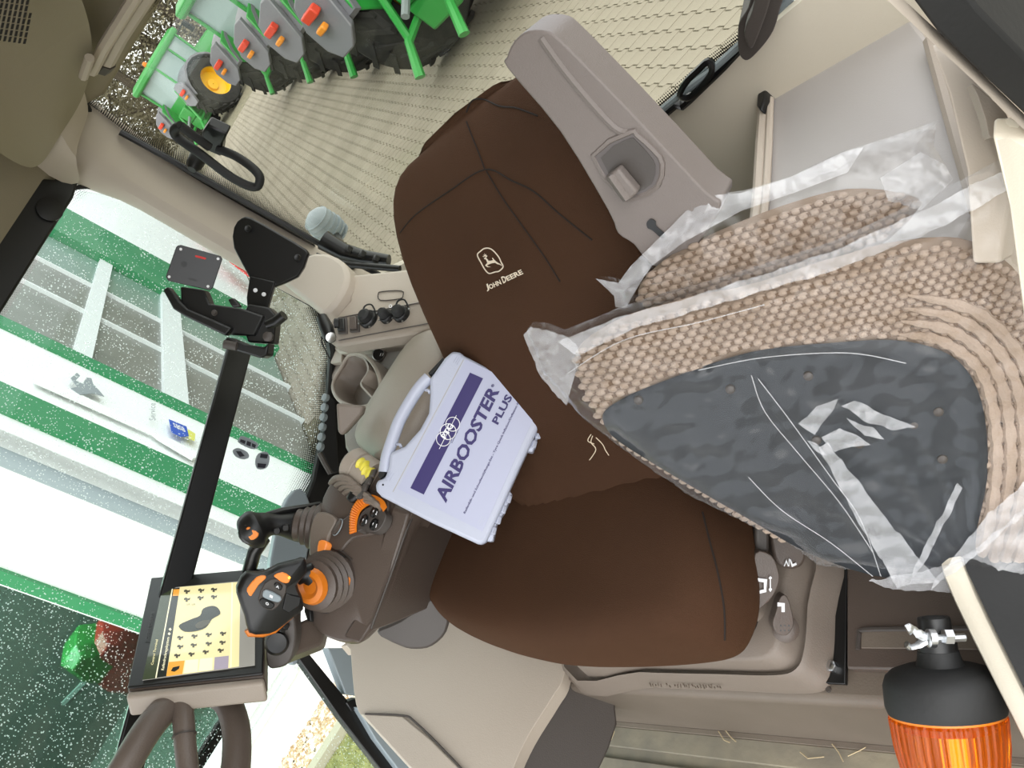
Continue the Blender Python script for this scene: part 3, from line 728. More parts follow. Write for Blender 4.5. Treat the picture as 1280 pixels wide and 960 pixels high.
# seat plinth standing on the deck
# left rear storage box with its grey lid
bx = thing('storage_box', 'storage box with pale grey lid in the rear left corner of the cab', 'box', (-.36,-.42,.2))
zb = .5
def zpl(a, b): return at(a, b, z=zb)
lidpx = [(960,125),(1066,-8),(1112,-8),(1163,55),(1190,150),(1222,262),(1180,330),(930,300),(945,235)]
panel('lid', lidpx, onz(zb), .02, 'lid', bx, bevel=.004)
panel('box_body', [(945,122),(1066,-16),(1130,-16),(1200,80),(1260,330),(1180,420),(930,380)], onz(zb-.022), .26, 'beige', bx, bevel=.01)
obj('lid_edge', join(tube([at(a, b, z=zb+.004) for a, b in [(957,122),(953,180),(950,238),(944,300)]], .009, 8), tube([at(a, b, z=zb+.006) for a, b in [(963,124),(961,180),(958,238),(952,300)]], .005, 8)), 'beige', bx)
obj('side_rail', join(tube([at(a, b, z=zb+.012) for a, b in [(1163,52),(1190,150),(1222,262)]], .008, 8), tube([at(a, b, z=zb+.004) for a, b in [(1180,64),(1208,150),(1240,262)]], .007, 8)), 'taupe_l', bx)
obj('lid_flap', prism_n([at(a, b, z=zb+.012) for a, b in [(1040,-10),(1066,-10),(980,68),(973,60)]], (0,0,-.012)), 'taupe_l', bx, bevel=.003)
obj('seam', tube([at(a, b, z=zb+.002) for a, b in [(1062,-4),(962,122)]], .002, 5), 'dark', bx)
obj('lid_clip', prism_n([at(a, b, z=zb+.02) for a, b in [(946,118),(954,106),(957,108),(956,122),(950,138),(945,132)]], (0,0,-.02)), 'black', bx, bevel=.003)
# cream panel between the rear window and box, with a flap line
rp = struct(obj('trim', prism_n([at(a, b, z=.30) for a, b in [(990,-10),(1042,-10),(978,66),(962,122),(950,110),(924,78)]], (0,0,-.1)), 'cream', None, bevel=.01), 'trim_9')
# B pillar at the left door: beige trim, black seal and the dark edge of the door opening
bp = thing('door_pillar', 'beige edged black door pillar crossing the upper right corner', 'pillar', at(1290, 165, x=-.62) + Vector((0,0,-.4)))
Pa = [at(a, b, x=-.62) for a, b in [(1082,-26),(1108,-1),(1156,44),(1218,102),(1280,162),(1330,210)]]
Pw = [at(a, b, x=-.62) for a, b in [(1104,-26),(1129,-1),(1178,44),(1238,102),(1296,158),(1346,206)]]
obj('trim_edge', loft([[a, w_, CAM + (w_-CAM)*1.03, CAM + (a-CAM)*1.03] for a, w_ in zip(Pa, Pw)]), 'beige', bp)
Po = [at(a, b, x=-.625) for a, b in [(1110,-40),(1400,-40),(1400,260),(1330,190),(1284,148),(1224,92),(1170,40)]]
obj('black_seal', prism_n(Po, (-.03,0,0)), 'rubber', bp, bevel=.003)
obj('seal_lip', tube([at(a, b, x=-.618) for a, b in [(1190,-10),(1220,25),(1250,52),(1290,84)]], .0016, 5), 'dark', bp)
panel('pillar_pocket', [(1216,104),(1258,142),(1256,158),(1238,172),(1232,150),(1222,120)], onD(.75), .01, 'taupe_l', bp, rnd=3)
# cream side panel behind the bags
sp = struct(obj('trim', prism_n([at(a, b, D=c) for a, b, c in [(1240,170,.72),(1262,170,.72),(1300,190,.70),(1330,460,.72),(1290,480,.74),(1262,260,.73)]], (.0,-.02,.0)), 'cream', None, bevel=.003), 'trim_10')
sp2 = struct(obj('trim', prism_n([at(a, b, D=.80) for a, b in [(1163,55),(1218,102),(1234,170),(1262,250),(1250,330),(1215,330),(1208,215),(1186,120)]], (.0,-.02,-.02)), 'beige', None, bevel=.003), 'trim_11')
# sill flange of the door opening with black rubber outside
Ps = [at(a, b, D=c) for a, b, c in [(1150,640,.97),(1170,720,.94),(1205,790,.90),(1245,870,.86),(1272,920,.84),(1300,990,.82)]]
ds = thing('door_sill', 'beige door sill edge with black rubber outside at the lower right', 'sill', Ps[3] + Vector((0,0,-.1)))
Px = [at(a, b, D=c) for a, b, c in [(1190,640,.95),(1208,712,.92),(1238,775,.88),(1275,850,.84),(1300,900,.82),(1330,980,.8)]]
obj('flange', loft([[a, b, b + Vector((0,0,-.02)), a + Vector((0,0,-.02))] for a, b in zip(Ps, Px)]), 'cream', ds, sub=1)
Pq = [at(a, b, D=c) for a, b, c in [(1330,600,.95),(1360,700,.92),(1380,770,.88),(1400,850,.84),(1420,900,.82),(1440,980,.8)]]
obj('rubber_mat', loft([[a, b, b + Vector((0,0,-.02)), a + Vector((0,0,-.02))] for a, b in zip(Px, Pq)]), 'rubber', ds)
# left deck panel with a recessed grip, and the black gap beside the plinth
dp = thing('deck_cover', 'flat brown-grey deck cover with recessed grip left of the seat plinth', 'panel', at(1130, 780, z=.205))
panel('cover_plate', [(1058,700),(1058,836),(1150,838),(1262,838),(1230,740),(1180,640),(1056,640)], onz(.212), .014, 'console', dp, bevel=.003)
panel('grip_recess', [(1076,792),(1080,787),(1240,785),(1244,812),(1076,810)], onz(.2135), .004, 'deck', dp, bevel=.001)
obj('grip_edge', tube([at(a, b, z=.214) for a, b in cr2([(1072,812),(1074,794),(1082,787),(1160,786),(1240,784)], 4, False)], .0028, 6), 'dark', dp)
rl = thing('seat_slide_rail', 'black slot rail with a silver bolt between seat plinth and deck cover', 'rail', at(1045, 780, z=.2))
panel('slot', [(1042,700),(1059,700),(1056,855),(1032,854)], onz(.208), .006, 'black', rl, bevel=.001)
obj('bolt', lathe(at(1042, 834, z=.208), (0,0,1), [(0,.007),(.006,.007),(.008,.004)], 6), 'zinc', rl)
obj('stud', lathe(at(1036, 862, z=.2), (0,0,1), [(0,.004),(.002,.0035)], 8), 'dark', dk)
# right side wall
rs = thing('side_panel', 'large beige moulded panel at the foot of the right console', 'panel', at(560, 900, x=.58) + Vector((0,0,-.1)))
sd = [(438,812),(437,800),(600,700),(712,760),(706,840),(690,872),(660,920),(640,965),(632,1010),(560,1010),(512,960),(462,905),(445,880)]
sdp = depthplane([(445,880,(at(445,880,x=.6)-CAM).dot(-az)), (700,850,(at(700,850,x=.3)-CAM).dot(-az)), (560,790,(at(560,790,x=.52)-CAM).dot(-az))])
sdn = nrm([sdp(0,0), sdp(10,0), sdp(0,10)])
sdo = lambda o: (lambda a, b: sdp(a, b) + sdn*o)
panel('panel_body', sd, sdp, .03, 'beige', rs, rnd=4, bevel=.008, segs=3)
panel('lower_lid', [(452,893),(505,896),(540,925),(580,965),(620,1010),(560,1010),(512,960),(462,905)], sdo(.004), .012, 'beige', rs, bevel=.003)
obj('lid_seam', tube([sdo(.004)(a, b) for a, b in cr2([(458,894),(505,896),(520,904),(552,935),(585,970)], 5, False)], .0018, 6), 'dark', rs)
fw = thing('footwell_panel', 'dark grey footwell panel between beige side panel and ribbed floor', 'panel', at(710, 930, x=.45))
fp = depthplane([(705,845,1.50),(770,900,1.50),(650,960,1.42)])
panel('panel_body', [(700,846),(730,856),(768,868),(772,905),(762,935),(748,965),(720,1000),(640,1000),(652,950),(690,880)], fp, .02, 'dark', fw, bevel=.004)
obj('piping', tube([fp(a, b) for a, b in cr2([(700,846),(690,880),(672,915),(655,950),(640,1000)], 4, False)], .004, 6), 'taupe', fw)
obj('clip', lathe(fp(726, 852), nrm([fp(0,0), fp(1,0), fp(0,1)]), [(0,.005),(.003,.004)], 10), 'black', fw)
# ================================================================ SEAT
M_['fabric'] = mat('brown_seat_fabric', '3c281b', .85, col2='422c1e', nscale=5, bump=.6, bscale=900, spec=.15)
M_['fabric'].node_tree.nodes['Principled BSDF'].inputs['Sheen Weight'].default_value = .12
M_['fabric'].node_tree.nodes['Principled BSDF'].inputs['Sheen Tint'].default_value = lin('b07a50')
seat = thing('driver_seat', 'brown fabric covered tractor seat with an embroidered leaping deer emblem', 'seat', (.03, -.15, .2))
# cushion: rings from the outline
out_c = [(562,660),(561,700),(565,750),(580,782),(612,806),(680,826),(760,829),(850,824),(902,813),(924,785),(935,745),(934,700),(930,655),(925,610),(890,540),(640,520)]
O = [at(a, b, z=.375) for a, b in out_c]
O = cr(O, 4)
cc = Vector((sum(p.x for p in O)/len(O), sum(p.y for p in O)/len(O), 0))
rows = []
for sc, z in ((.80,.30),(.90,.32),(.98,.35),(1.0,.385),(.985,.425),(.94,.447),(.86,.458),(.7,.462),(.45,.458),(.2,.455),(.05,.454)):
    rows.append([Vector((cc.x + (p.x-cc.x)*sc, cc.y + (p.y-cc.y)*sc, z)) for p in O])
cush = obj('cushion', loft(rows), 'fabric', seat, sub=1, ang=80)
# backrest: sections across, from the seat crease to the top
secs = [(-.06,.44,.25,.10,.01),(-.14,.53,.245,.11,0),(-.21,.62,.235,.12,-.01),(-.285,.705,.24,.12,-.01),(-.35,.76,.247,.11,-.01),(-.405,.795,.235,.10,.0),(-.435,.81,.205,.085,.01),(-.452,.814,.16,.06,.015),(-.460,.812,.10,.03,.015)]
rows = []
NS = 40
for i, (y, z, hw, th, xc) in enumerate(secs):
    a = secs[max(i-1, 0)]; b = secs[min(i+1, len(secs)-1)]
    t = Vector((0, b[0]-a[0], b[1]-a[1])).normalized(); nn = Vector((0, t.z, -t.y))
    if nn.y < 0: nn = -nn
    row = []
    for k in range(NS):
        an = 2*math.pi*k/NS; c, s = math.cos(an), math.sin(an)
        e = .62
        x = hw * math.copysign(abs(c)**e, c); d = th/2 * math.copysign(abs(s)**e, s)
        if s > 0: d += .016 * (abs(x)/hw)**3 * (1 if abs(x) < hw*.93 else .5)
        row.append(Vector((xc + x, y, z)) + nn*(d - th/2))
    rows.append(row)
back = obj('backrest', loft(rows), 'fabric', seat, sub=1, ang=80)
tb = bvh(back); tcu = bvh(cush)
for pts in ([(500,291),(520,268),(560,240),(606,212),(640,226),(668,240),(700,268),(740,300)],
            [(583,140),(590,126),(604,124),(625,133),(645,135),(672,145)],
            [(583,152),(590,170),(600,195),(606,212)],
            [(608,214),(630,250),(655,285),(680,320),(700,352)]):
    drape_tube('seam', tb, pts, .0011, 'seam', seat)
drape_tube('seam', tcu, [(878,640),(888,680),(897,715),(905,760),(906,800)], .0012, 'seam', seat)
# bolster welts and side face of the cushion
# emblem: rounded shield with a leaping deer, and the lettering under it
zx, zy, zs = 570, 290, 110/1173
def E(a, b): return drape(tb, zx + a*zs, zy + b*zs, .0012)
ring = cr2([(285,310),(320,262),(385,218),(470,228),(560,320),(605,410),(628,465),(575,520),(520,532),(440,552),(385,500),(340,420)], 4)
em = obj('emblem', tube([E(a, b) for a, b in ring], .00085, 5, closed=True, cap=False), 'thread', seat, label='cream embroidered deer emblem')
deer = [(400,345),(412,330),(420,318),(402,310),(398,290),(388,305),(378,278),(380,310),(362,300),(376,322),(350,322),(368,334),(390,322),(394,338),(372,348),(378,362),(396,364),(408,388),(418,414),(398,430),(388,448),(420,470),(468,466),(432,458),(412,446),(440,430),(480,416),(520,410),(548,428),(590,438),(620,462),(600,432),(562,412),(530,388),(510,368),(490,342),(480,348),(494,374),(460,384),(432,382),(418,360)]
P = [E(a, b) for a, b in deer]; tri = tessellate_polygon([[Vector((a, b, 0)) for a, b in deer]])
obj('deer', (P, [tuple(t) for t in tri]), 'thread', em, sm=False, fixn=False)
def word(s, x0, y0, x1, y1, hx, hy, bold=.02, par=None):
    # (x0,y0)-(x1,y1) foot line, (hx,hy) vector from foot to head, all in photo pixels of the emblem crop
    V, Fc = text2d(s, bold)
    return obj('lettering', ([E(x0 + a*(x1-x0) + b*hx, y0 + a*(y1-y0) + b*hy) for a, b in V], Fc), 'thread', par or seat, sm=False, fixn=False)
word('J', 415, 795, 450, 775, -28, -90, .03, em); word('OHN', 455, 768, 610, 695, -28, -62, .03, em)
word('D', 632, 688, 682, 662, -34, -86, .03, em); word('EERE', 690, 655, 900, 556, -34, -58, .03, em)
# plinth under the cushion
PL = thing('seat_plinth', 'moulded taupe plinth with embossed lettering under the brown seat', 'plinth', at(870, 850, z=.2))
outp = [at(a, b, z=.235) for a, b in [(704,838),(800,845),(900,848),(975,850),(1004,842),(1015,815),(1019,760),(1021,660),(900,560),(700,640)]]
Oc = cr(outp, 4); c0 = sum(Oc, Vector())/len(Oc)
rows = [[Vector((c0.x + (p.x-c0.x)*s, c0.y + (p.y-c0.y)*s, z)) for p in Oc] for s, z in ((1.06,.2),(1.05,.212),(1.02,.218),(1.0,.235),(.965,.242),(.93,.232),(.90,.232),(.86,.262),(.82,.268),(.2,.268))]
obj('plinth_body', loft(rows), 'taupe', PL, ang=60)
fnp = onz(.2445)
random.seed(21)
marks = []
for k in range(26):
    x = 812 + k*3.5
    if k in (5, 8): continue
    y = 853 + k*.12; marks.append(tube([at(x, y + random.uniform(0, 3), z=.2195), at(x + random.uniform(.5, 2.6), y + random.uniform(3, 6), z=.2195)], .0011, 4))
obj('worn_embossing', join(*marks), 'deck', PL, kind='stuff')
susp = obj('suspension_cover', loft([[Vector((c0.x + (p.x-c0.x)*s, c0.y + (p.y-c0.y)*s - .03, z)) for p in Oc] for s, z in ((.72,.26),(.70,.31),(.74,.36))]), 'taupe', seat, ang=60)
# adjusters on the left flank of the cushion
def knobpanel(nm, px, D, th, m, par, rnd=3, **k): return panel(nm, px, onD(D), th, m, par, rnd=rnd, bevel=.004, segs=3, **k)
knobpanel('height_paddle', [(944,692),(964,694),(973,712),(974,728),(966,746),(952,760),(940,768),(940,740)], 1.10, .03, 'console', seat)
knobpanel('adjuster_block', [(966,655),(1000,668),(1008,690),(1004,706),(990,712),(974,706),(966,690)], 1.14, .03, 'console', seat)
knobpanel('adjuster_housing', [(944,650),(962,655),(962,690),(944,692)], 1.12, .02, 'dark', seat, rnd=0)
lv = knobpanel('recline_lever', [(975,748),(982,744),(988,756),(992,780),(984,794),(972,792),(966,780),(970,765)], 1.12, .02, 'console', seat)
obj('lever_tip', lathe(at(982, 786, D=1.14), -_v if False else (CAM - at(982,786,D=1.14)), [(0,.016),(.012,.016),(.016,.010)], 16), 'console', lv)
obj('lever_icon', prism_n([at(a, b, D=1.095) for a, b in [(972,753),(981,754),(981,764),(977,764),(977,757),(972,757)]], (0,.001,0)), 'print_w', lv, sm=False)
for q in ([(944,722),(959,724),(958,736),(955,736),(955,727),(944,725)], [(949,738),(958,736),(958,739),(950,741)], [(961,722),(963,720),(965,722),(963.6,723),(963.6,735),(965,736),(963,739),(961,736),(962.4,735),(962.4,723)]):
    obj('seat_pictogram', prism_n([at(a, b, D=1.096) for a, b in q], (0,.001,0)), 'print_w', seat, sm=False)
for q in ([(980,708),(983,700),(986,708),(985,708),(983,703),(981,708)], [(987,700),(988.5,700),(991,706),(995,704),(996,706),(990,709)], [(986,699),(986.8,699),(986.8,708),(986,708)]):
    obj('seat_pictogram', prism_n([at(a, b-1, D=1.136) for a, b in q], (0,.001,0)), 'print_w', seat, sm=False)
for k in range(6): obj('screw_hole', lathe(at(976 + (k % 3)*5, 782 + (k//3)*6, D=1.097), (CAM - at(980,780,D=1.1)), [(0,.0012),(.0005,.0012)], 6), 'black', lv)
obj('black_bracket', prism_n([at(a, b, D=1.16) for a, b in [(932,790),(946,776),(948,790),(940,800)]], (0,-.02,0)), 'black', seat, bevel=.003)
panel('front_cover', [(930,800),(950,782),(985,796),(988,808),(960,812),(934,806)], onD(1.18), .03, 'taupe_l', seat, rnd=3)
# folded-up left armrest: a real solid with its own recess and catch
arm_o = [(660,39),(686,40),(704,54),(740,90),(800,152),(880,238),(900,262),(850,330),(815,332),(792,306),(772,292),(760,264),(700,165),(634,86),(633,72),(642,52)]
apl = depthplane([(650,50,.90),(700,40,.88),(870,300,.95)])
arm = panel('left_armrest', arm_o, apl, .055, 'arm', seat, rnd=3, bevel=.012, segs=4)
an_ = nrm([apl(0,0), apl(10,0), apl(0,10)])
def ap(a, b, o): return apl(a, b) + an_*o
# raised inner plateau edge
obj('ridge', tube([ap(a, b, -.001) for a, b in cr2([(676,48),(700,82),(735,125),(768,160),(785,166)], 4, False)], .004, 6), 'arm', arm)
rec = [(742,194),(788,165),(796,168),(818,188),(828,204),(822,232),(795,246),(778,244)]
rq = cr2(rec, 2)
# recess rim and floor
obj('recess_rim', tube([ap(a, b, .0) for a, b in rq], .0035, 6, closed=True, cap=False), 'arm', arm)
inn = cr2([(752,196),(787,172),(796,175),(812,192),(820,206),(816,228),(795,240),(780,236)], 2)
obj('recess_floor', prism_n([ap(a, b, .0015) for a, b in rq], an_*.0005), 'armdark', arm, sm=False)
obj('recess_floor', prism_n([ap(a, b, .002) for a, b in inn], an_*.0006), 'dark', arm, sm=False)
lat = obj('catch', loft([[ap(x + dx, y + dy, .003 + h) for dx, dy, h in ((0,0,0),(3,-2,.014),(8,-5,.018),(13,-7,.014),(17,-10,.0))] for x, y in ((761,215),(770,228),(782,245))], closed=False, cap=False), 'arm', arm, fixn=False)
obj('catch_body', prism_n([ap(a, b, .003) for a, b in [(762,214),(779,202),(804,232),(788,246)]], an_*.014), 'arm', lat, bevel=.003, segs=3)
obj('catch_groove', tube([ap(769,209,.0175), ap(792,240,.0175)], .0015, 6), 'armdark', lat)
obj('keyhole', prism_n([ap(a, b, .001) for a, b in cr2([(809,277),(814,273),(820,276),(821,282),(832,292),(828,297),(816,287),(810,284)], 3)], an_*.0008), 'black', arm, sm=False)
# ================================================================ CONSOLE ARMREST
cs = thing('armrest_console', 'dark taupe right armrest console carrying joysticks and dials', 'console', (.35, 0, .45))
top_px = [(452,572),(486,590),(530,626),(512,650),(488,712),(464,776),(448,798),(436,805),(415,802),(400,794),(386,776),(377,740),(380,700),(395,650),(408,606)]
zt = .65
_q = (at(390,680,z=.66), at(450,575,z=.66), at(515,646,x=.25))
_n = (_q[1]-_q[0]).cross(_q[2]-_q[0]).normalized()
if _n.dot(CAM - _q[0]) < 0: _n = -_n
def ctop(a, b, o=0): return hit(a, b, _q[0] + _n*o, _n)
T_ = [ctop(a, b) for a, b in cr2(top_px, 3)]
c0 = sum(T_, Vector())/len(T_)
rows = []
for s, dz in ((.50,-.09),(.80,-.065),(.96,-.035),(1.0,-.02),(.975,-.004),(.94,.0),(.5,.002),(.1,.002)):
    rows.append([c0 + (p-c0)*s + _n*dz for p in T_])
body = obj('console_body', loft(rows), 'console', cs, ang=50)
# flank falling towards the cushion
fk = depthplane([(515,646,(ctop(515,646,-.006)-CAM).dot(-az)), (466,784,(ctop(466,784,-.006)-CAM).dot(-az)), (562,720,1.52)])
panel('console_flank', [(512,642),(548,600),(600,672),(566,690),(562,750),(520,768),(497,778),(466,790),(450,806),(468,778),(488,720)], fk, .03, 'console', cs, bevel=.004)
obj('flank_crease', tube([fk(a, b) + (CAM - fk(a, b))*.002 for a, b in cr2([(548,606),(515,648),(490,715),(464,786)], 4, False)], .0016, 6), 'dark', cs)
panel('support_cover', [(470,790),(500,775),(560,735),(563,760),(558,790),(540,808),(520,812),(500,808)], onD(1.47), .04, 'dark', cs, rnd=3, bevel=.006)
# armrest pad
pad_px = [(533,411),(541,416),(552,438),(548,462),(520,520),(490,566),(478,580),(462,570),(446,556),(443,545),(452,520),(480,474),(512,426)]
Pp = [at(a, b, z=.64) for a, b in cr2(pad_px, 3)]
c1 = sum(Pp, Vector())/len(Pp)
obj('armrest_pad', loft([[Vector((c1.x + (p.x-c1.x)*s, c1.y + (p.y-c1.y)*s, .64 + dz)) for p in Pp] for s, dz in ((.93,-.06),(1.0,-.045),(1.02,-.02),(1.0,-.004),(.93,.004),(.6,.009),(.1,.01))]), 'taupe_l', cs, ang=60)
obj('pad_base', loft([[Vector((c1.x + (p.x-c1.x)*s, c1.y + (p.y-c1.y)*s, .64 + dz)) for p in Pp] for s, dz in ((.85,-.16),(.97,-.06),(.95,-.05))]), 'dark', cs, ang=60)
# rounded switch hood behind the dial, yellow catches
obj('hinge_barrel', lathe(ctop(438,578,.0), ctop(470,600) - ctop(438,578), [(0,.022),(.004,.026),(.02,.026),(.022,.024),(.024,.026),(.05,.026),(.052,.02)], 20), 'taupe_l', cs)
for a, b in ((452,581),(459,590)):
    obj('yellow_catch', lathe(ctop(a-4,b-3,.02), ctop(a+8,b+5,.02) - ctop(a,b,.02), [(0,.006),(.004,.010),(.008,.008),(.014,.010),(.018,.006)], 14), 'yellow', cs)
obj('switch_strip', prism_n([ctop(a, b, .012) for a, b in [(463,583),(474,588),(458,622),(446,632),(440,628)]], (0,0,.012)), 'black', cs, bevel=.003)
for k in range(4): obj('strip_button', box(ctop(466-5*k, 592+9*k, .027), (.012,.012,.006)), 'dark', cs, bevel=.002)
# ribbed cable hood (grey bellows)
for k in range(7):
    P = [ctop(a + k*5.2, b + k*4.8, h) for a, b, h in [(414,604,-.01),(420,598,.012),(430,597,.024),(440,602,.024),(446,611,.012)]]
    obj('bellows_ring', tube(cr(P, 4, False), .005, 6), 'taupe', cs)
obj('bellows_core', loft([[ctop(412+k*36, 604+k*33, -.01), ctop(424+k*36,599+k*33,.014), ctop(438+k*36,600+k*33,.018), ctop(448+k*36, 613+k*33, 0)] for k in (0, 1)]), 'dark', cs)
# control island with the round dial
panel('dial_island', [(412,660),(440,640),(465,615),(483,620),(486,634),(480,655),(466,668),(440,674),(424,690),(404,678)], lambda a, b: ctop(a, b, .006), .01, 'console', cs, rnd=3)
panel('side_island', [(396,640),(420,648),(412,668),(404,690),(388,700),(386,668)], lambda a, b: ctop(a, b, .010), .012, 'taupe', cs, rnd=3)
obj('round_button', lathe(ctop(422, 659, .008), (0,0,1), [(0,.0125),(.003,.0125),(.004,.0105),(.003,.0095),(.004,.008)], 20), 'console', cs)
obj('button_ring', tube([ctop(422,659,.013) + Vector((math.cos(t)*.0125, math.sin(t)*.0125, 0)) for t in [k*math.pi/10 for k in range(20)]], .0009, 5, closed=True, cap=False), 'grey_l', cs)
# orange ribbed thumb dial as an arc
dc = ctop(464, 649, .012)
def dial_pt(a, b, o=.012): return ctop(a, b, o)
arc_o = [(437,668),(437,655),(438,642),(443,630),(452,620),(464,618),(478,624),(484,634)]
arc_i = [(446,665),(446,656),(448,646),(452,638),(460,632),(468,630),(475,633),(479,640)]
ao = cr2(arc_o, 4, False); ai = cr2(arc_i, 4, False)
dl = obj('dial_ring', loft([[dial_pt(*o, .006), dial_pt(*o, .022), dial_pt(*i, .024), dial_pt(*i, .006)] for o, i in zip(ao, ai)]), 'orange', cs, label='ribbed orange thumb dial')
for k in range(1, 20):
    o, i = ao[k], ai[k]
    obj('dial_rib', tube([dial_pt(*o, .014), dial_pt(o[0]*.8+i[0]*.2, o[1]*.8+i[1]*.2, .0235), dial_pt(o[0]*.3+i[0]*.7, o[1]*.3+i[1]*.7, .0245)], .0010, 5), 'orange_l', dl)
obj('dial_thumb', lathe(dial_pt(459, 623, .018), (0,0,1), [(0,.006),(.008,.006),(.011,.004)], 12), 'orange', dl)
dplate = obj('dial_plate', prism_n([dial_pt(a, b, .02) for a, b in cr2([(446,664),(447,650),(454,638),(466,632),(477,636),(482,644),(478,656),(470,664),(460,664),(452,662)], 3)], (0,0,-.012)), 'dark', cs, bevel=.001)
for n_, (a, b, tx) in enumerate(((469,640,'C2'),(456,651,'C4'),(468.5,656,'C4'))):
    bt = obj('dial_button', lathe(dial_pt(a, b, .020), (0,0,1), [(0,.0085),(.003,.0085),(.0045,.007)], 20), 'black', cs)
    obj('button_lettering', text_on(tx, lambda u, v, a=a, b=b: dial_pt(a - 3.6 + u*5.4 + v*1.4, b - 0 + u*2.6 - v*5.0 + 1.4, .0262), 0, 0, 1, 1, .03), 'print_w', bt, sm=False, fixn=False)
# orange lamps and black legend plates
for q in ([(398,676),(405,675),(408,679),(404,690),(400,694),(396,690)], [(425,718),(431,719),(430,728),(426,734),(422,732)]):
    obj('orange_button', prism_n([ctop(a, b, .018) for a, b in cr2(q, 2)], (0,0,-.01)), 'orange_l', cs, bevel=.0015)
obj('legend_plate', prism_n([ctop(a, b, .014) for a, b in [(421,690),(429,695),(424,704),(417,700)]], (0,0,-.006)), 'black', cs, bevel=.001)
obj('legend_plate', prism_n([ctop(a, b, .012) for a, b in [(381,750),(387,758),(388,776),(384,776),(380,764)]], (0,0,-.006)), 'black', cs, bevel=.001)
obj('legend_icon', tube([ctop(421,694,.0145), ctop(424,699,.0145)], .0008, 5), 'print_w', cs)
for k in range(3): obj('legend_icon', tube([ctop(414+k*2.2,737+k*2,.013), ctop(420+k*1.5,742-k*3,.013)], .0006, 5), 'print_w', cs)
# joystick plateau seams
obj('console_seam', tube([ctop(a, b, .004) for a, b in cr2([(436,700),(440,712),(432,730),(424,745),(418,758),(410,766),(400,764),(388,754)], 4, False)], .0011, 5), 'dark', cs)
obj('console_seam', tube([ctop(a, b, .004) for a, b in [(406,668),(424,686),(440,700)]], .0011, 5), 'dark', cs)
# ---- multi-function lever (front): bellows, orange cup, faceted black head
J = thing('control_lever', 'faceted black and orange multi-button lever in front of the display', 'joystick', ctop(405, 725, 0))
dirj = (at(352, 742, D=1.25) - ctop(408, 725, 0)).normalized()
bo = ctop(412, 726, .0)
obj('boot', lathe(bo, dirj, [(0,.044),(.008,.045),(.012,.040),(.018,.042),(.022,.037),(.028,.039),(.032,.034),(.040,.035),(.044,.026)], 24), 'console', J)
obj('orange_cup', lathe(bo + dirj*.036, dirj, [(0,.022),(.010,.026),(.018,.023),(.020,.016),(.015,.010)], 24), 'orange', J)
obj('neck', tube([bo + dirj*.03, at(384,716,D=1.31), at(372,722,D=1.31)], [.016,.015,.012], 12), 'black', J)
JP = depthplane([(310,740,1.235),(370,700,1.26),(350,790,1.25)])
jn = nrm([JP(0,0), JP(10,0), JP(0,10)])
head = [(382,698),(374,700),(350,706),(330,716),(308,716),(298,730),(296,742),(306,770),(312,792),(330,794),(345,790),(368,772),(380,762),(378,745),(372,730),(384,715)]
def jp(a, b, o): return JP(a, b) + jn*o
hq = cr2(head, 2)
c0 = sum([Vector((a, b, 0)) for a, b in hq], Vector())/len(hq)
def sc(q, s): return [(c0.x + (a-c0.x)*s, c0.y + (b-c0.y)*s) for a, b in q]
hd = obj('lever_head', loft([[jp(a, b, o) for a, b in sc(hq, s)] for s, o in ((.80,-.035),(.97,-.02),(1.0,-.006),(.97,0),(.86,.004),(.1,.005))]), 'black', J, ang=45, label='faceted black lever head with buttons')
def jpanel(nm, px, o, m, par=hd, rnd=2, th=.004, **k): return obj(nm, prism_n([jp(a, b, o) for a, b in (cr2(px, rnd) if rnd else px)], -jn*th), m, par, bevel=.0015, **k)
obj('orange_trim', tube([jp(a, b, -.012) for a, b in [(311,789),(313,793),(330,793.5),(344,789),(356,779),(367,771)]], [.005,.006,.006,.006,.005,.004], 8), 'orange', hd)
jpanel('orange_key', [(309,740),(308,734),(320,720),(330,718),(331,722),(322,730),(313,744)], .009, 'orange_l')
jpanel('orange_key', [(341,718),(352,714),(361,719),(360,727),(352,727),(345,722)], .009, 'orange_l')
jpanel('key_field', [(322,748),(330,728),(345,722),(358,731),(352,750),(340,762),(328,758)], .0065, 'dark')
jpanel('grey_key', [(327,742),(331,735),(350,744),(348,751),(340,750),(330,746)], .010, 'grey_l')
jpanel('black_key', [(341,730),(345,726),(352,731),(349,737)], .0095, 'black'); jpanel('black_key', [(323,750),(327,746),(342,753),(338,760),(328,757)], .0095, 'black')
for a, b, tx in ((345,732,'A'),(337,744,'1'),(332,753,'o')): obj('key_icon', text_on(tx, lambda u, v, a=a, b=b: jp(a-2 + u*4 + v*.8, b-1 + u*2 - v*3.4 + 1.4, .0108), 0, 0, 1, 1, .02), 'print_w', hd, sm=False, fixn=False)
obj('status_lamp', lathe(jp(360, 720.5, .010), jn, [(0,.0015),(.001,.001)], 8), mat('amber_led', 'ffb030', .3, emit=4), hd)
jpanel('facet_line', [(352,760),(356,740),(362,742),(376,745),(374,756),(360,766)], .0062, 'blackmetal', rnd=0)
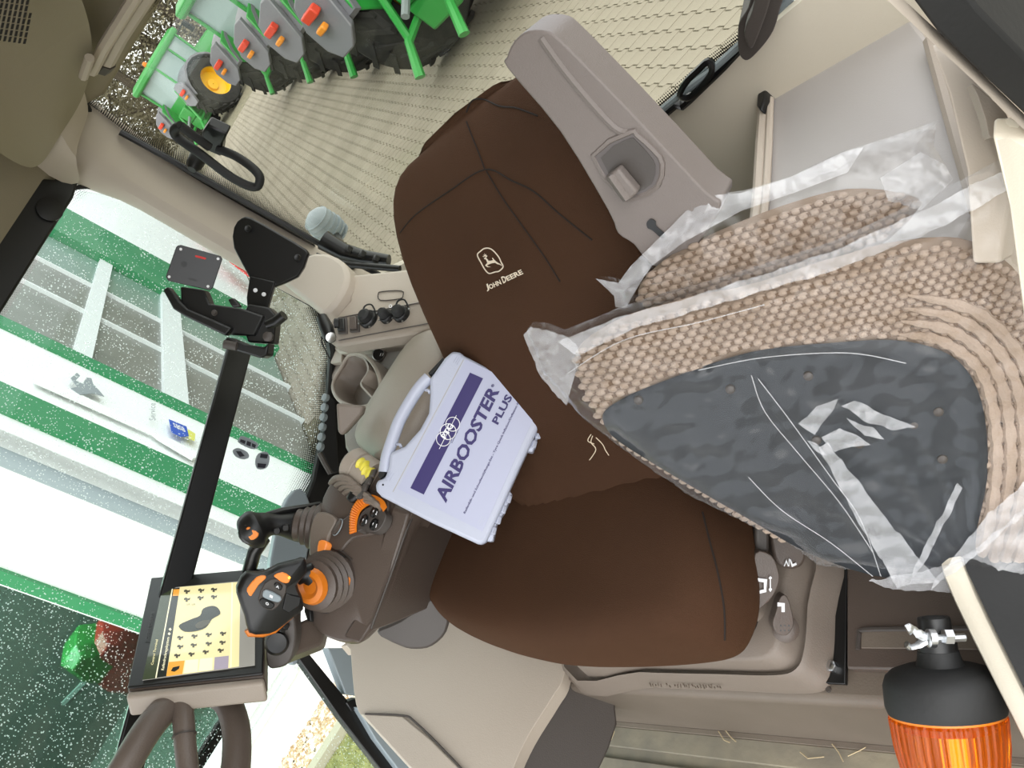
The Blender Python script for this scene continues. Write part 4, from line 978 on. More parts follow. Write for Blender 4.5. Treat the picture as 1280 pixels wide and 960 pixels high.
# ---- second joystick (rear): black grip with orange buttons
K = thing('joystick', 'black joystick with orange thumb buttons standing near the side window', 'joystick', at(392, 665, z=.64))
kd = lambda a, b, D=1.44: at(a, b, D=D)
obj('boot', lathe(at(402,660,z=.645), at(372,656,D=1.42) - at(402,660,z=.645), [(0,.036),(.006,.037),(.010,.032),(.016,.033),(.020,.028),(.026,.029),(.030,.024),(.038,.024),(.042,.018)], 22), 'console', K)
grip = cr([kd(386,660), kd(372,658,1.43), kd(352,656,1.41), kd(334,656,1.40), kd(318,662,1.39), kd(308,668,1.39)], 4, False)
rr = [.016 + .004*math.sin(i*.5) + (.010 if i > len(grip)-7 else .004) for i in range(len(grip))]
gp_ = obj('grip', tube(grip, rr, 16), 'black', K, sub=1)
obj('hand_rest', tube([kd(400,630,1.46), kd(380,635,1.44), kd(352,640,1.42), kd(334,645,1.41), kd(322,654,1.40)], [.006,.009,.011,.010,.006], 10, flat=.6), 'black', K)
obj('face_plate', lathe(kd(315,664,1.375), CAM - kd(315,664), [(0,.020),(.005,.019),(.007,.014)], 18), 'blackmetal', K)
kp = onD(1.362)
panel('orange_key', [(309,667),(315,662),(323,667),(320,673),(313,675)], kp, .005, 'orange_l', K, rnd=2, bevel=.001)
panel('orange_key', [(307,662),(309,659),(313,659),(311,663)], kp, .005, 'orange', K, rnd=2, bevel=.001)
panel('black_key', [(301,662),(306,656),(308,657),(304,664)], onD(1.364), .005, 'dark', K, rnd=2, bevel=.001)
for a, b in ((346,664),(357,660)): panel('black_key', [(a-4,b-3),(a+3,b-4),(a+4,b+3),(a-3,b+4)], onD(1.388), .005, 'blackmetal', K, rnd=2, bevel=.001)
# black post behind it, running from the joystick to the display
ps_ = thing('display_post', 'short black post joining joystick support and the display', 'post', kd(315,700,1.46))
obj('post', tube([kd(330,672,1.47), kd(318,690,1.47), kd(310,718,1.48)], .011, 10), 'blackmetal', ps_)
# ---- display arm with rotary knob and buttons
ar = thing('button_arm', 'dark taupe arm with rotary knob and button rows below the display', 'control panel', at(370, 805, D=1.33))
obj('arm', loft([[at(a, b, D=c) for a, b, c in q] for q in (([(412,762,1.37),(402,806,1.36),(406,812,1.42),(416,768,1.43)]), ([(372,778,1.33),(366,820,1.32),(370,826,1.38),(380,784,1.39)]), ([(356,790,1.31),(352,826,1.30),(356,832,1.36),(362,796,1.37)]))]), 'console', ar, bevel=.005)
kb_ = panel('button_box', [(336,778),(352,764),(366,764),(370,800),(362,828),(344,836),(334,832),(332,806)], onD(1.285), .035, 'dark', ar, rnd=3, bevel=.006)
obj('rotary_knob', lathe(at(346,804,D=1.283), CAM - at(346,804,D=1.283), [(0,.0165),(.010,.0155),(.013,.013),(.012,.006)], 22), 'black', ar)
for i in range(3):
    for j in range(2):
        obj('push_button', box(at(345 + i*4.5 + j*3, 784 + j*7 - i*4, D=1.28), (.006,.008,.008)), 'black', ar, bevel=.0012)
# ================================================================ DISPLAY
mcn = [at(189,724,D=1.48), at(332,712,D=1.48), at(330,845,D=1.25), at(159,863,D=1.25)]
mn = nrm(mcn)
mo = thing('display', 'colour display with orange and yellow machine page on its rail arm', 'display', sum(mcn, Vector())/4 - Z*.1)
obj('housing', prism_n(mcn, -mn*.03), 'console', mo, bevel=.004, segs=3)
# pale rim facing the driver
side = [mcn[3], mcn[2], mcn[2] - mn*.028 + (mcn[2]-mcn[1]).normalized()*.006, mcn[3] - mn*.028 + (mcn[3]-mcn[0]).normalized()*.006]
obj('pale_rim', prism_n([s_ + (mcn[3]-mcn[0]).normalized()*.0015 for s_ in side], (mcn[3]-mcn[0]).normalized()*.012), 'taupe_l', mo, bevel=.004, segs=3)
def mq(u, v, o=0):                       # u along the top edge direction (0 = upper rim edge), v along the width
    return (mcn[0]*(1-u)*(1-v) + mcn[1]*u*(1-v) + mcn[2]*u*v + mcn[3]*(1-u)*v) + mn*o
bz = prism_n([mq(.004,.004), mq(.996,.004), mq(.996,.996), mq(.004,.996)], mn*.004)
obj('bezel', bz, 'black', mo, bevel=.0025)
obj('bezel_lettering', text_on('JOHN DEERE', lambda a, b: mq(.085 - b*.035 + .02, .64 - a*.28, .0046), 0, 0, 1, 1, .03), mat('embossed_black', '3a3a3a', .4), mo, sm=False, fixn=False)
# screen corners in photo -> (u,v) of the front face
def muv(px, py):
    P = hit(px, py, mcn[0] + mn*.0045, mn)
    return P
def emat(nm, c, s=1.0): return mat(nm, c, .15, emit=s, coat=.6)
eb = {'y': emat('screen_pale_yellow','d8cd9a',.5), 'k': emat('screen_black','1c211b',.3), 'o': emat('screen_orange','e09a3a',.45), 'g': emat('screen_grey','8f8d86',.35), 'v': emat('screen_violet','9d94a2',.4), 'w': emat('screen_cream','e6dfba',.5), 'd': emat('screen_ink','4a4636',.25), 'r': emat('screen_olive','39422c',.3)}
zx2 = 160; zs2 = 180/960
def MQ(a, b, o=.0048): return hit(160 + a*zs2, 700 + b*zs2, mcn[0] + mn*o, mn)
scr = obj('screen', prism_n([MQ(*q) for q in ((228,190),(850,130),(845,700),(95,800))], -mn*.001), eb['g'], mo, sm=False)
def S_(nm, pts, m, o=.0052): return obj(nm, ([MQ(a, b, o) for a, b in pts], [tuple(range(len(pts)))]), eb[m], scr, sm=False, fixn=False)
S_('screen_field', [(228,190),(300,184),(180,790),(95,800)], 'r')
S_('screen_field', [(345,180),(750,145),(740,710),(255,775)], 'y', .0051)
S_('title_bar', [(300,190),(345,185),(255,775),(190,785)], 'k')
S_('title_edge', [(292,190),(300,190),(190,785),(182,786)], 'w', .0054)
S_('close_button', [(303,196),(345,194),(338,238),(298,240)], 'o', .0055)
S_('screen_tab', [(272,680),(378,670),(362,760),(255,775)], 'o', .0055); S_('screen_tab', [(385,668),(470,660),(462,745),(372,755)], 'w', .0055); S_('screen_tab', [(480,658),(565,650),(560,732),(470,742)], 'w', .0055); S_('screen_tab', [(578,648),(672,638),(668,722),(572,732)], 'v', .0055)
S_('screen_field', [(690,150),(700,150),(690,715),(680,716)], 'w', .0055)
S_('screen_field', [(750,145),(850,130),(845,700),(740,710)], 'g', .0055)
S_('tractor_icon', cr2([(345,430),(420,395),(480,370),(500,325),(560,305),(600,320),(615,360),(560,395),(520,450),(450,475),(380,478),(345,455)], 3), 'k', .0056)
S_('tractor_icon_detail', cr2([(450,430),(490,405),(540,400),(545,420),(500,450),(460,455)], 3), 'd', .0058)
S_('mini_icon', [(285,740),(300,715),(345,705),(340,725),(310,745)], 'k', .0058)
for a, b in ((395,212),(490,205),(575,200),(395,265),(485,255),(575,248),(350,520),(445,510),(540,500),(635,492),(350,580),(440,570),(540,560),(632,552),(330,640),(425,630),(520,615),(620,605)):
    S_('screen_icon', [(a-22,b-10),(a-8,b-16),(a+4,b-8),(a+20,b-14),(a+16,b+2),(a+4,b+2),(a+2,b+14),(a-12,b+12),(a-10,b+1),(a-22,b+2)], 'd', .0056)
for (a, b) in ((275,492),(281,462)): S_('title_icon', [(a-10,b),(a,b-11),(a+10,b),(a,b+11)], 'w', .0058)
def scr_text(s, x0, y0, x1, y1, hx, hy, m):
    V, Fc = text2d(s, .01)
    obj('screen_lettering', ([MQ(x0 + a*(x1-x0) + b*hx, y0 + a*(y1-y0) + b*hy, .0058) for a, b in V], Fc), eb[m], scr, sm=False, fixn=False)
scr_text('Reifendruckregelsystem', 245, 735, 282, 515, -24, -2, 'w'); scr_text('Control Terminal', 168, 700, 200, 530, -16, -1, 'y')
for a in (410, 445): scr_text('12:30', a-20, 302, a+2, 300, 0, -10, 'd')
# glass over the screen
# ================================================================ MONITOR RAIL, BRACKET AND MOUNT
ral = thing('monitor_rail', 'long black flat rail running forward from the bracket past the side window', 'rail', at(270, 560, x=.64))
ra = at(300, 432, x=.66); rb_ = at(158, 965, x=.56)
fwd = (rb_ - ra).normalized(); wd = (at(316,436,x=.66) - at(284,430,x=.66)).normalized()
obj('bar', box((ra+rb_)/2, ((rb_-ra).length, .043, .012), (fwd, (wd - fwd*wd.dot(fwd)).normalized(), fwd.cross(wd).normalized())), 'blackmetal', ral, bevel=.003)
br = obj('pillar_plate', prism_n([at(a, b, D=1.56) for a, b in cr2([(292,284),(302,272),(314,272),(350,292),(383,312),(384,322),(372,346),(340,360),(330,372),(314,368),(312,348),(292,310)], 2)], (az*-.012)), 'blackmetal', ral, bevel=.003)
obj('strut', prism_n([at(a, b, D=1.555) for a, b in [(312,345),(344,352),(338,372),(330,400),(310,402),(308,372)]], az*-.014), 'blackmetal', ral, bevel=.002)
for a, b in ((319.5,363),(330,368)): obj('bolt_head', lathe(at(a, b, D=1.538), az, [(0,.0035),(.002,.0035),(.003,.001)], 10), 'print_w', ral)
for a, b in ((310,286),(372,322)): obj('plate_screw', lathe(at(a, b, D=1.548), az, [(0,.006),(.003,.005),(.002,.002)], 10), 'black', ral)
mt = thing('tablet_mount', 'black tablet mount with four-hole square plate clamped on the rail top', 'mount', at(275, 400, D=1.5))
mp = depthplane([(216,310,1.46),(276,322,1.48),(206,346,1.46)])
pq = [(222,307),(226,306),(276,320),(278,324),(266,360),(262,363),(210,351),(207,346),(220,309)]
mplate = panel('square_plate', pq, mp, .004, 'blackmetal', mt, bevel=.001)
m_n = nrm([mp(0,0), mp(10,0), mp(0,10)])
for a, b in ((226,311.5),(272.5,323.5),(211.5,346),(260,358)): obj('bolt_hole', lathe(mp(a, b) + m_n*.0005, m_n, [(0,.0022),(.0006,.0022)], 10), 'print_w', mplate)
obj('red_slot', prism_n([mp(a, b) + m_n*.0004 for a, b in [(245,319),(257,322),(258,323.5),(256,324.5),(245,321.5),(243.5,320)]], m_n*.0006), 'bred', mplate, sm=False)
obj('round_hole', lathe(mp(230,330) + m_n*.0005, m_n, [(0,.0045),(.0006,.0045)], 14), 'black', mplate)
obj('oblong_hole', prism_n([mp(a, b) + m_n*.0004 for a, b in [(236,347),(247,350),(246,352),(235,349)]], m_n*.0006), 'black', mplate, sm=False)
mk = lambda q, D, th, nm='clamp_arm': obj(nm, prism_n([at(a, b, D=D) for a, b in q], az*-th), 'black', mt, bevel=.003)
mk([(203,362),(210,358),(224,376),(234,386),(290,410),(282,420),(230,395),(216,386)], 1.475, .02)
mk([(225,358),(255,362),(262,380),(300,385),(330,395),(318,420),(284,418),(250,398),(226,382)], 1.49, .03, 'clamp_body')
mk([(278,427),(284,421),(306,430),(330,434),(336,428),(334,444),(326,448),(300,440),(280,434)], 1.47, .04, 'clamp_jaw')
mk([(284,374),(292,372),(302,384),(290,384)], 1.47, .01, 'clamp_screw')
mk([(310,380),(336,384),(346,395),(342,430),(310,428),(300,400)], 1.50, .035, 'clamp_body')
obj('clamp_lever', tube([at(334,406,D=1.46), at(345,402,D=1.455), at(355,394,D=1.45)], [.007,.0085,.008], 10), 'black', mt)
obj('clamp_knob', lathe(at(336,421,D=1.46), az, [(0,.008),(.008,.008),(.010,.005)], 8), 'dark', mt)
obj('eye_bolt', lathe(at(268,391,D=1.47), az, [(0,.005),(.003,.004),(.001,.002)], 12), 'dark', mt)
obj('jaw_grip', tube([at(280,430,D=1.46), at(296,433,D=1.46)], .007, 10), 'dark', mt)
# grab handle on the pillar
gh = thing('grab_handle', 'black oval grab handle fixed in front of the rear window edge', 'handle', at(270, 195, y=YR+.06) - Z*.05)
gpth = cr([at(a, b, y=YR+c) for a, b, c in [(226,157,.05),(218,162,.05),(222,172,.05),(250,192,.06),(290,222,.07),(318,234,.07),(325,224,.06),(318,212,.05),(296,196,.035),(272,186,.03)]], 5, False)
obj('handle_loop', tube(gpth, .0078, 12), 'rubber', gh)
obj('handle_bar', tube([at(226,157,y=YR+.05), at(240,168,y=YR+.05), at(262,184,y=YR+.045)], .0075, 10), 'rubber', gh)
panel('mount_plate', [(252,166),(259,156),(284,168),(278,180),(276,196),(262,190),(250,180)], ony(YR+.03), .02, 'blackmetal', gh, bevel=.003)
obj('mount_foot', lathe(at(248,196,y=YR+.02), (0,1,0), [(0,.016),(.02,.014),(.03,.008)], 12), 'black', gh)
# wiper motor arm / work light outside and black rod
rd = thing('wiper_arm', 'black ribbed rod assembly beside the seat backrest at the pillar foot', 'wiper', at(430, 325, y=YR+.03) - Z*.05)
obj('rod', tube([at(372,322,y=YR+.07), at(396,325,y=YR+.06), at(440,331,y=YR+.05), at(500,336,y=YR+.05)], [.0085,.0085,.0065,.0065], 10), 'black', rd)
obj('rod_sleeve', tube([at(394,322,y=YR+.065), at(420,330,y=YR+.06)], .0105, 10), 'rubber', rd)
obj('rod_socket', lathe(at(366,321,y=YR+.07), at(376,323,y=YR+.07)-at(366,321,y=YR+.07), [(0,.006),(.001,.0095),(.02,.0095)], 12), 'black', rd)
obj('spindle_housing', tube([at(404,300,y=YR+.01), at(430,315,y=YR+.02), at(455,322,y=YR+.02), at(486,326,y=YR+.02)], [.02,.017,.015,.012], 12), 'blackmetal', rd)
for k in range(3): obj('clip', box(at(436+k*17, 312+k*6, y=YR+.03), (.010,.014,.012)), 'black', rd, bevel=.002)
wl = thing('work_lamp', 'ribbed grey work lamp outside the rear window behind the brown seat', 'lamp', at(408, 282, y=YR-.2))
wc = at(408, 284, y=YR-.2); wax = (at(424,296,y=YR-.2) - at(396,272,y=YR-.2)).normalized()
obj('lamp_body', lathe(wc - wax*.05, wax, [(0,.012),(.008,.026),(.02,.034),(.06,.036),(.08,.03),(.09,.015)], 24), 'grey_l', wl)
for k in range(6): obj('cooling_fin', lathe(wc - wax*(.035 - k*.013), wax, [(0,.040 - abs(k-3)*.002),(.004,.040 - abs(k-3)*.002)], 24), 'grey_l', wl)
obj('lamp_bracket', tube([wc + wax*.03, at(425,310,y=YR-.1), at(440,330,y=YR-.012)], .012, 8), 'blackmetal', wl)
# ================================================================ RIGHT REAR CONSOLE WITH SOCKETS AND CUP HOLDER
sc_ = thing('socket_console', 'beige rear console with a row of black sockets between pillar and seat', 'console', (.62,-.45,.4))
SP = depthplane([(420,400,1.60),(520,380,1.52),(420,450,1.55)])
spn = nrm([SP(0,0), SP(10,0), SP(0,10)])
def spp(a, b, o=0): return SP(a, b) + spn*o
fr2 = lambda o: (lambda a, b: spp(a, b, o))
panel('pillar_foot', [(350,345),(400,320),(432,330),(440,352),(428,378),(410,396),(392,384)], fr2(.012), .05, 'pillar', sc_, rnd=3, bevel=.008)
panel('upper_shelf', [(428,340),(520,330),(560,400),(520,385),(430,400),(412,395),(432,372)], fr2(-.01), .03, 'pillar', sc_, rnd=0, bevel=.006)
panel('socket_plate', [(412,402),(424,394),(540,372),(556,410),(545,412),(424,432),(412,428)], fr2(.0), .03, 'taupe_l', sc_, bevel=.004)
obj('plate_seam', tube([spp(a, b, .0012) for a, b in [(423,398),(530,378)]], .0009, 5), 'dark', sc_); obj('plate_seam', tube([spp(a, b, .0012) for a, b in [(424,426),(540,404)]], .0009, 5), 'dark', sc_)
obj('blank_cover', tube([spp(a, b, -.0085) for a, b in cr2([(469,364),(474,361),(498,360),(500,366),(496,370),(472,372)], 3)], .001, 5, closed=True, cap=False), 'dark', sc_)
def square_socket(a, b, dep, lab):
    s = thing('power_socket', lab, 'socket', spp(a, b))
    q = [(a-5,b-9),(a+6,b-10),(a+7,b+10),(a-5,b+11)]
    P = [spp(x, y, .001) for x, y in q]; obj('socket_frame', prism_n(P, spn*.004), 'dark', s, bevel=.0015)
    obj('socket_cover', prism_n([spp(a + (x-a)*.75, b + (y-b)*.75, .005) for x, y in q], spn*.004), 'black' if dep else 'console', s, bevel=.0015); return s
square_socket(429, 408, 1, 'square black open socket nearest the cab pillar'); square_socket(444, 406, 0, 'square grey capped socket second from the cab pillar')
def rsock(a, b, r, lab, cap=False):
    s = thing('round_socket', lab, 'socket', spp(a, b))
    obj('socket_ring', lathe(spp(a, b), spn, [(0,r),(.006,r),(.009,r*.85)], 20), 'black', s)
    obj('socket_cap', lathe(spp(a, b, .006), spn, [(0,r*.72),(.012,r*.68),(.016,r*.45)], 20), 'rubber', s)
    for k in range(4):
        t = k*math.pi/2 + .6; u = frame_of(spn); obj('socket_screw', lathe(spp(a, b, .004) + (u[0]*math.cos(t) + u[1]*math.sin(t))*r*1.12, spn, [(0,.0018),(.002,.0015)], 8), 'zinc', s)
    if cap: obj('cap_strap', tube(cr([spp(a-2,b,.016), spp(a+2,b-10,.018), spp(a+8,b-14,.012), spp(a+10,b-6,.004)], 5, False), .0015, 6), 'rubber', s)
rsock(462, 400, .0165, 'largest round black capped socket with looped strap', True); rsock(485, 397, .0125, 'small round black socket, middle of the socket row'); rsock(503, 394, .0145, 'round black socket nearest the seat with white ring mark', True)
obj('ring_mark', tube([spp(498 + math.cos(t)*1.7, 392 + math.sin(t)*1.9, .0225) for t in [k*.63 for k in range(10)]], .0006, 5, closed=True, cap=False), 'print_w', sc_)
cbl = thing('cable_plug', 'black cable plug hanging at the corner of the side window', 'plug', at(408, 425, D=1.55) - Z*.03)
obj('plug', tube([at(402,396,D=1.56), at(408,410,D=1.55), at(413,424,D=1.54)], [.009,.012,.010], 10), 'black', cbl); obj('plug_pins', tube([at(418,404,D=1.54), at(424,404,D=1.54)], .008, 8), 'rubber', cbl)
obj('cable', tube(cr([at(406,408,D=1.56), at(402,425,D=1.57), at(408,440,D=1.56), at(412,448,D=1.55)], 5, False), .0015, 6), 'rubber', cbl)
obj('plug_ring', lathe(at(414,422,D=1.53), az, [(0,.009),(.004,.008),(.003,.003)], 12), 'zinc', cbl)
# console top with tray and side
panel('console_top', [(410,430),(560,408),(560,470),(520,560),(470,600),(446,590),(430,560),(425,500),(411,470)], lambda a, b: at(a, b, z=.60), .2, 'taupe', sc_, bevel=.008)
panel('small_tray', [(413,438),(428,436),(426,452),(413,454)], lambda a, b: at(a, b, z=.612), .012, 'taupe_l', sc_, bevel=.002)
panel('console_step', [(412,432),(556,405),(545,420),(500,432),(424,442)], lambda a, b: at(a, b, z=.615), .02, 'taupe_l', sc_, bevel=.004)
lit = thing('lighter_socket', 'round black 12-volt socket with chrome ring behind cup holder', 'socket', at(476, 444, z=.6))
ln = (Z*.7 + Vector((-.5, .3, 0))).normalized()
obj('chrome_ring', lathe(at(476,444,z=.603), ln, [(0,.0135),(.008,.0135),(.010,.012),(.008,.0105)], 24), 'zinc', lit)
obj('socket_lid', lathe(at(476,444,z=.603) + ln*.006, ln, [(0,.0115),(.003,.0110)], 20), 'black', lit)
for dx in (-1.2, 1.6): obj('lid_mark', tube([at(476+dx,445,z=.6155), at(477.5+dx,441.5,z=.6155)], .0007, 5), 'print_w', lit)
# cup holder: open oval bowl
cup = thing('cup_holder', 'open taupe cup holder with a notched rim', 'cup holder', at(450, 500, z=.52))
cpx = [(417,486),(419,474),(427,460),(436,446),(446,443),(458,446),(470,460),(476,478),(474,494),(460,508),(440,508),(424,500)]
rim = [at(a, b, z=.64) for a, b in cr2(cpx, 3)]
cc_ = sum(rim, Vector())/len(rim)
def rg(s, dz, dx=0): return [Vector((cc_.x + (p.x-cc_.x)*s, cc_.y + (p.y-cc_.y)*s, .64 + dz)) for p in rim]
obj('cup_bowl', loft([rg(.80,-.10), rg(1.02,-.03), rg(1.05,-.004), rg(1.02,.0), rg(.95,-.004), rg(.90,-.03), rg(.78,-.08), rg(.1,-.082)]), 'taupe', cup, ang=50)
obj('cup_rim', tube(rg(1.0,.001), .0035, 8, closed=True, cap=False), 'taupe_l', cup)
nt_ = [at(a, b, z=.641) for a, b in [(446,444),(456,448),(461,462),(452,478),(458,488),(470,500)]]
obj('rim_notch', loft([[p, p - Z*.05, p - Z*.05 + Vector((.006,0,0)), p + Vector((.006,0,0))] for p in cr(nt_, 4, False)]), 'taupe_l', cup)
panel('cup_front', [(420,504),(455,508),(452,518),(440,532),(428,545),(422,540)], onD(1.42), .03, 'taupe', cup, bevel=.004)
# black ribbed hose rack left of the cup holder
hs_ = thing('cable_comb', 'black vertical bar with a row of grey cable clips beside the side window', 'clip rail', at(405, 540, x=.74))
obj('bar', prism_n([at(a, b, x=.74) for a, b in [(409,492),(420,500),(424,590),(416,592),(403,566)]], (.02,0,0)), 'rubber', hs_, bevel=.003)
for k in range(6):
    a = 407 - k*1.3; b = 497 + k*12.3
    obj('cable_clip', lathe(at(a, b, x=.735), (-.3,.2,.9), [(-.005,.003),(-.004,.0075),(.004,.0075),(.005,.003)], 12), 'steelg', hs_)
obj('foot', tube([at(399,566,x=.735), at(405,578,x=.735), at(413,592,x=.735)], .005, 6), 'dark', hs_)
# ================================================================ CASE
cL = at(469, 607, D=1.36); cT = at(565, 438, D=1.40); 
# fourth corner from a parallelogram on the plane through the three
cplane = depthplane([(469,607,1.25),(565,438,1.285),(603,681,1.22)])
cq = [cplane(469,607), cplane(565,438), cplane(688,499), cplane(603,681)]
cn = nrm(cq)
case = thing('plastic_case', 'white plastic carrying case with purple print lying on seat and armrest', 'case', sum(cq, Vector())/4 - cn*.03)
def cz(a, b, o=0): return hit(440 + a/3.43, 420 + b/3.43, cq[0] + cn*o, cn)
lid = [(100,640),(108,618),(140,608),(155,560),(160,500),(225,472),(290,400),(328,330),(334,250),(332,180),(345,165),(395,95),(430,64),(462,68),(480,82),(660,176),(835,250),(850,272),(842,300),(800,390),(720,560),(640,740),(575,880),(556,894),(535,890),(340,800),(125,688),(103,664)]
lidr = cr2(lid, 1)
cb_ = obj('case_lower_half', prism_n([cz(a, b, -.018) for a, b in lid], -cn*.018), 'white', case, bevel=.004, segs=3)
cl_ = obj('case_upper_half', prism_n([cz(a, b, 0) for a, b in lid], -cn*.0165), 'white', case, bevel=.005, segs=3)
obj('label_sheet', prism_n([cz(a, b, .0004) for a, b in [(196,655),(490,100),(820,262),(560,838)]], cn*.0005), 'label', case, sm=False)
obj('lid_line', tube([cz(175,668,.0003), cz(478,100,.0003)], .0006, 5), 'lid', cl_)
obj('print_bar', prism_n([cz(a, b, .001) for a, b in [(250,652),(506,157),(562,182),(308,680)]], cn*.0004), 'purple', case, sm=False)
def ct_(s, x0, y0, x1, y1, hx0, hy0, hx1, hy1, m='purple', bold=.02, o=.0016, nm='lettering'):
    V, Fc = text2d(s, bold)
    P = [cz(x0 + a*(x1-x0) + b*(hx0*(1-a) + hx1*a), y0 + a*(y1-y0) + b*(hy0*(1-a)+hy1*a), o) for a, b in V]
    return obj(nm, (P, Fc), m, case, sm=False, fixn=False)
ct_('AIRBOOSTER', 403, 718, 634, 236, -50, -32, -45, -32, bold=.035)
ct_('PLUS', 626, 382, 690, 262, -28, -16, -30, -15, bold=.035)
ct_('®', 606, 222, 612, 208, -12, -4, -12, -4)
ct_('Reifenfüll- und Schnellentlüftungs-Set - Tyre Quick Inflation/Deflation Kit', 488, 764, 724, 278, -11, -6, -11, -6, bold=.012)
for a, b, R_ in ((432,378,30),(412,410,34),(392,442,30)):
    obj('print_ring', tube([cz(a + math.cos(t)*R_, b + math.sin(t)*R_, .0018) for t in [k*math.pi/14 for k in range(28)]], .0006, 4, closed=True, cap=False), 'print_w', case)
obj('print_line', tube([cz(448,340,.0018), cz(374,484,.0018)], .0005, 4), 'print_w', case)
ct_('PTG', 402, 442, 438, 384, -22, -12, -22, -12, 'print_w', .03, .0022)
ct_('Reifenregler', 432, 460, 462, 398, -7, -3, -7, -3, 'purple', .0, .0018)
# moulded grip ribs in the corners of the lid
for q in ((165,600,14),(455,100,14),(810,285,14),(560,790,16)):
    for k in range(3): obj('corner_rib', tube([cz(q[0]-22+k*8, q[1]+k*4+14, .0006), cz(q[0]-2+k*8, q[1]-20+k*4, .0006)], .0005, 4), 'white', cl_)
hd_ = cr([cz(a, b, -.014) for a, b in [(140,585),(150,520),(175,440),(205,360),(250,280),(290,220),(330,178)]], 5, False)
obj('handle', tube(hd_, .0085, 12), 'white', case)
for a, b in ((200,470),(322,238)): obj('handle_hook', tube(cr([cz(a-6,b-6,-.010), cz(a+6,b-4,-.006), cz(a+10,b+6,-.010)], 4, False), .002, 6), 'white', case)
for q in ([(350,160),(395,98),(388,92),(326,158),(330,165)], [(132,522),(152,525),(140,600),(118,612),(112,598)]):
    obj('hinge_block', prism_n([cz(a, b, -.008) for a, b in q], -cn*.016), 'black', case, bevel=.001)
for q in ([(838,312),(862,322),(856,348),(830,352),(800,420),(786,470),(774,498),(748,494)], [(672,662),(686,676),(650,760),(620,800),(604,880),(578,880),(572,870)]):
    c_ = obj('latch', prism_n([cz(a, b, -.010) for a, b in q], -cn*.018), 'white', case, bevel=.002)
    a0, b0 = q[0]; a1, b1 = q[-1]
    for k in range(4):
        t = (k+.7)/4.6; obj('latch_rib', box(cz(a0 + (a1-a0)*t + 14, b0 + (b1-b0)*t + 6, -.009), (.006,.010,.006)), 'white', c_, bevel=.001)
for a, b in ((840,272),(133,638)): obj('corner_hole', lathe(cz(a, b, .0002), cn, [(0,.0014),(.0005,.0014)], 8), 'print_d', cl_)
# ================================================================ BAGGED MATS
M_['knit'] = mat('beige_knit', '9b8979', .95, col2='ab998a', nscale=30, bump=.6, bscale=500, spec=.1)
M_['knit_d'] = mat('knit_base_yarn', '8d7c6d', .95, spec=.1)
M_['knit_hole'] = mat('knit_gap_shade', '6f5d4f', 1, spec=0)  # dark colour stands in for the shade inside the knit holes
M_['slate'] = mat('slate_grey_board', '1a1e24', .5, col2='20252b', nscale=6)
def bagmat(name, base):
    m = bpy.data.materials.new(name); m.use_nodes = True; t = m.node_tree; t.nodes.clear()
    o = t.nodes.new('ShaderNodeOutputMaterial'); tr = t.nodes.new('ShaderNodeBsdfTransparent'); tr.inputs[0].default_value = (.97,.97,.97,1)
    df = t.nodes.new('ShaderNodeBsdfPrincipled'); df.inputs['Base Color'].default_value = (.82,.82,.84,1); df.inputs['Roughness'].default_value = .22
    df.inputs['Specular IOR Level'].default_value = .8
    gl = t.nodes.new('ShaderNodeBsdfGlossy'); gl.inputs['Roughness'].default_value = .16
    tc = t.nodes.new('ShaderNodeTexCoord'); mp_ = t.nodes.new('ShaderNodeMapping'); mp_.inputs['Scale'].default_value = (5, 14, 8); mp_.inputs['Rotation'].default_value = (.4,.3,.6)
    t.links.new(tc.outputs['Object'], mp_.inputs[0])
    n = t.nodes.new('ShaderNodeTexNoise'); n.inputs['Scale'].default_value = 1.3; n.inputs['Detail'].default_value = 3; n.inputs['Distortion'].default_value = .8
    t.links.new(mp_.outputs[0], n.inputs['Vector'])
    b = t.nodes.new('ShaderNodeBump'); b.inputs['Strength'].default_value = 1; b.inputs['Distance'].default_value = .0028; t.links.new(n.outputs['Fac'], b.inputs['Height'])
    t.links.new(b.outputs[0], df.inputs['Normal']); t.links.new(b.outputs[0], gl.inputs['Normal'])
    lw_ = t.nodes.new('ShaderNodeLayerWeight'); lw_.inputs[0].default_value = .35; t.links.new(b.outputs[0], lw_.inputs['Normal'])
    r = t.nodes.new('ShaderNodeMapRange'); r.inputs['From Min'].default_value = 0; r.inputs['From Max'].default_value = 1; r.inputs['To Min'].default_value = base; r.inputs['To Max'].default_value = .4
    p2_ = t.nodes.new('ShaderNodeMath'); p2_.operation = 'POWER'; p2_.inputs[1].default_value = 2; t.links.new(lw_.outputs['Facing'], p2_.inputs[0]); t.links.new(p2_.outputs[0], r.inputs[0])
    m1 = t.nodes.new('ShaderNodeMixShader'); t.links.new(r.outputs[0], m1.inputs[0]); t.links.new(tr.outputs[0], m1.inputs[1]); t.links.new(df.outputs[0], m1.inputs[2])
    fw_ = t.nodes.new('ShaderNodeMath'); fw_.operation = 'POWER'; fw_.inputs[1].default_value = 3; t.links.new(lw_.outputs['Facing'], fw_.inputs[0]); fr = t.nodes.new('ShaderNodeMath'); fr.operation = 'MULTIPLY_ADD'; fr.inputs[1].default_value = .5; fr.inputs[2].default_value = .025; t.links.new(fw_.outputs[0], fr.inputs[0])
    m2 = t.nodes.new('ShaderNodeMixShader'); t.links.new(fr.outputs[0], m2.inputs[0]); t.links.new(m1.outputs[0], m2.inputs[1]); t.links.new(gl.outputs[0], m2.inputs[2])
    t.links.new(m2.outputs[0], o.inputs[0]); return m
M_['bag'] = bagmat('clear_plastic_film', .0); M_['bag2'] = bagmat('milky_plastic_film', .28)
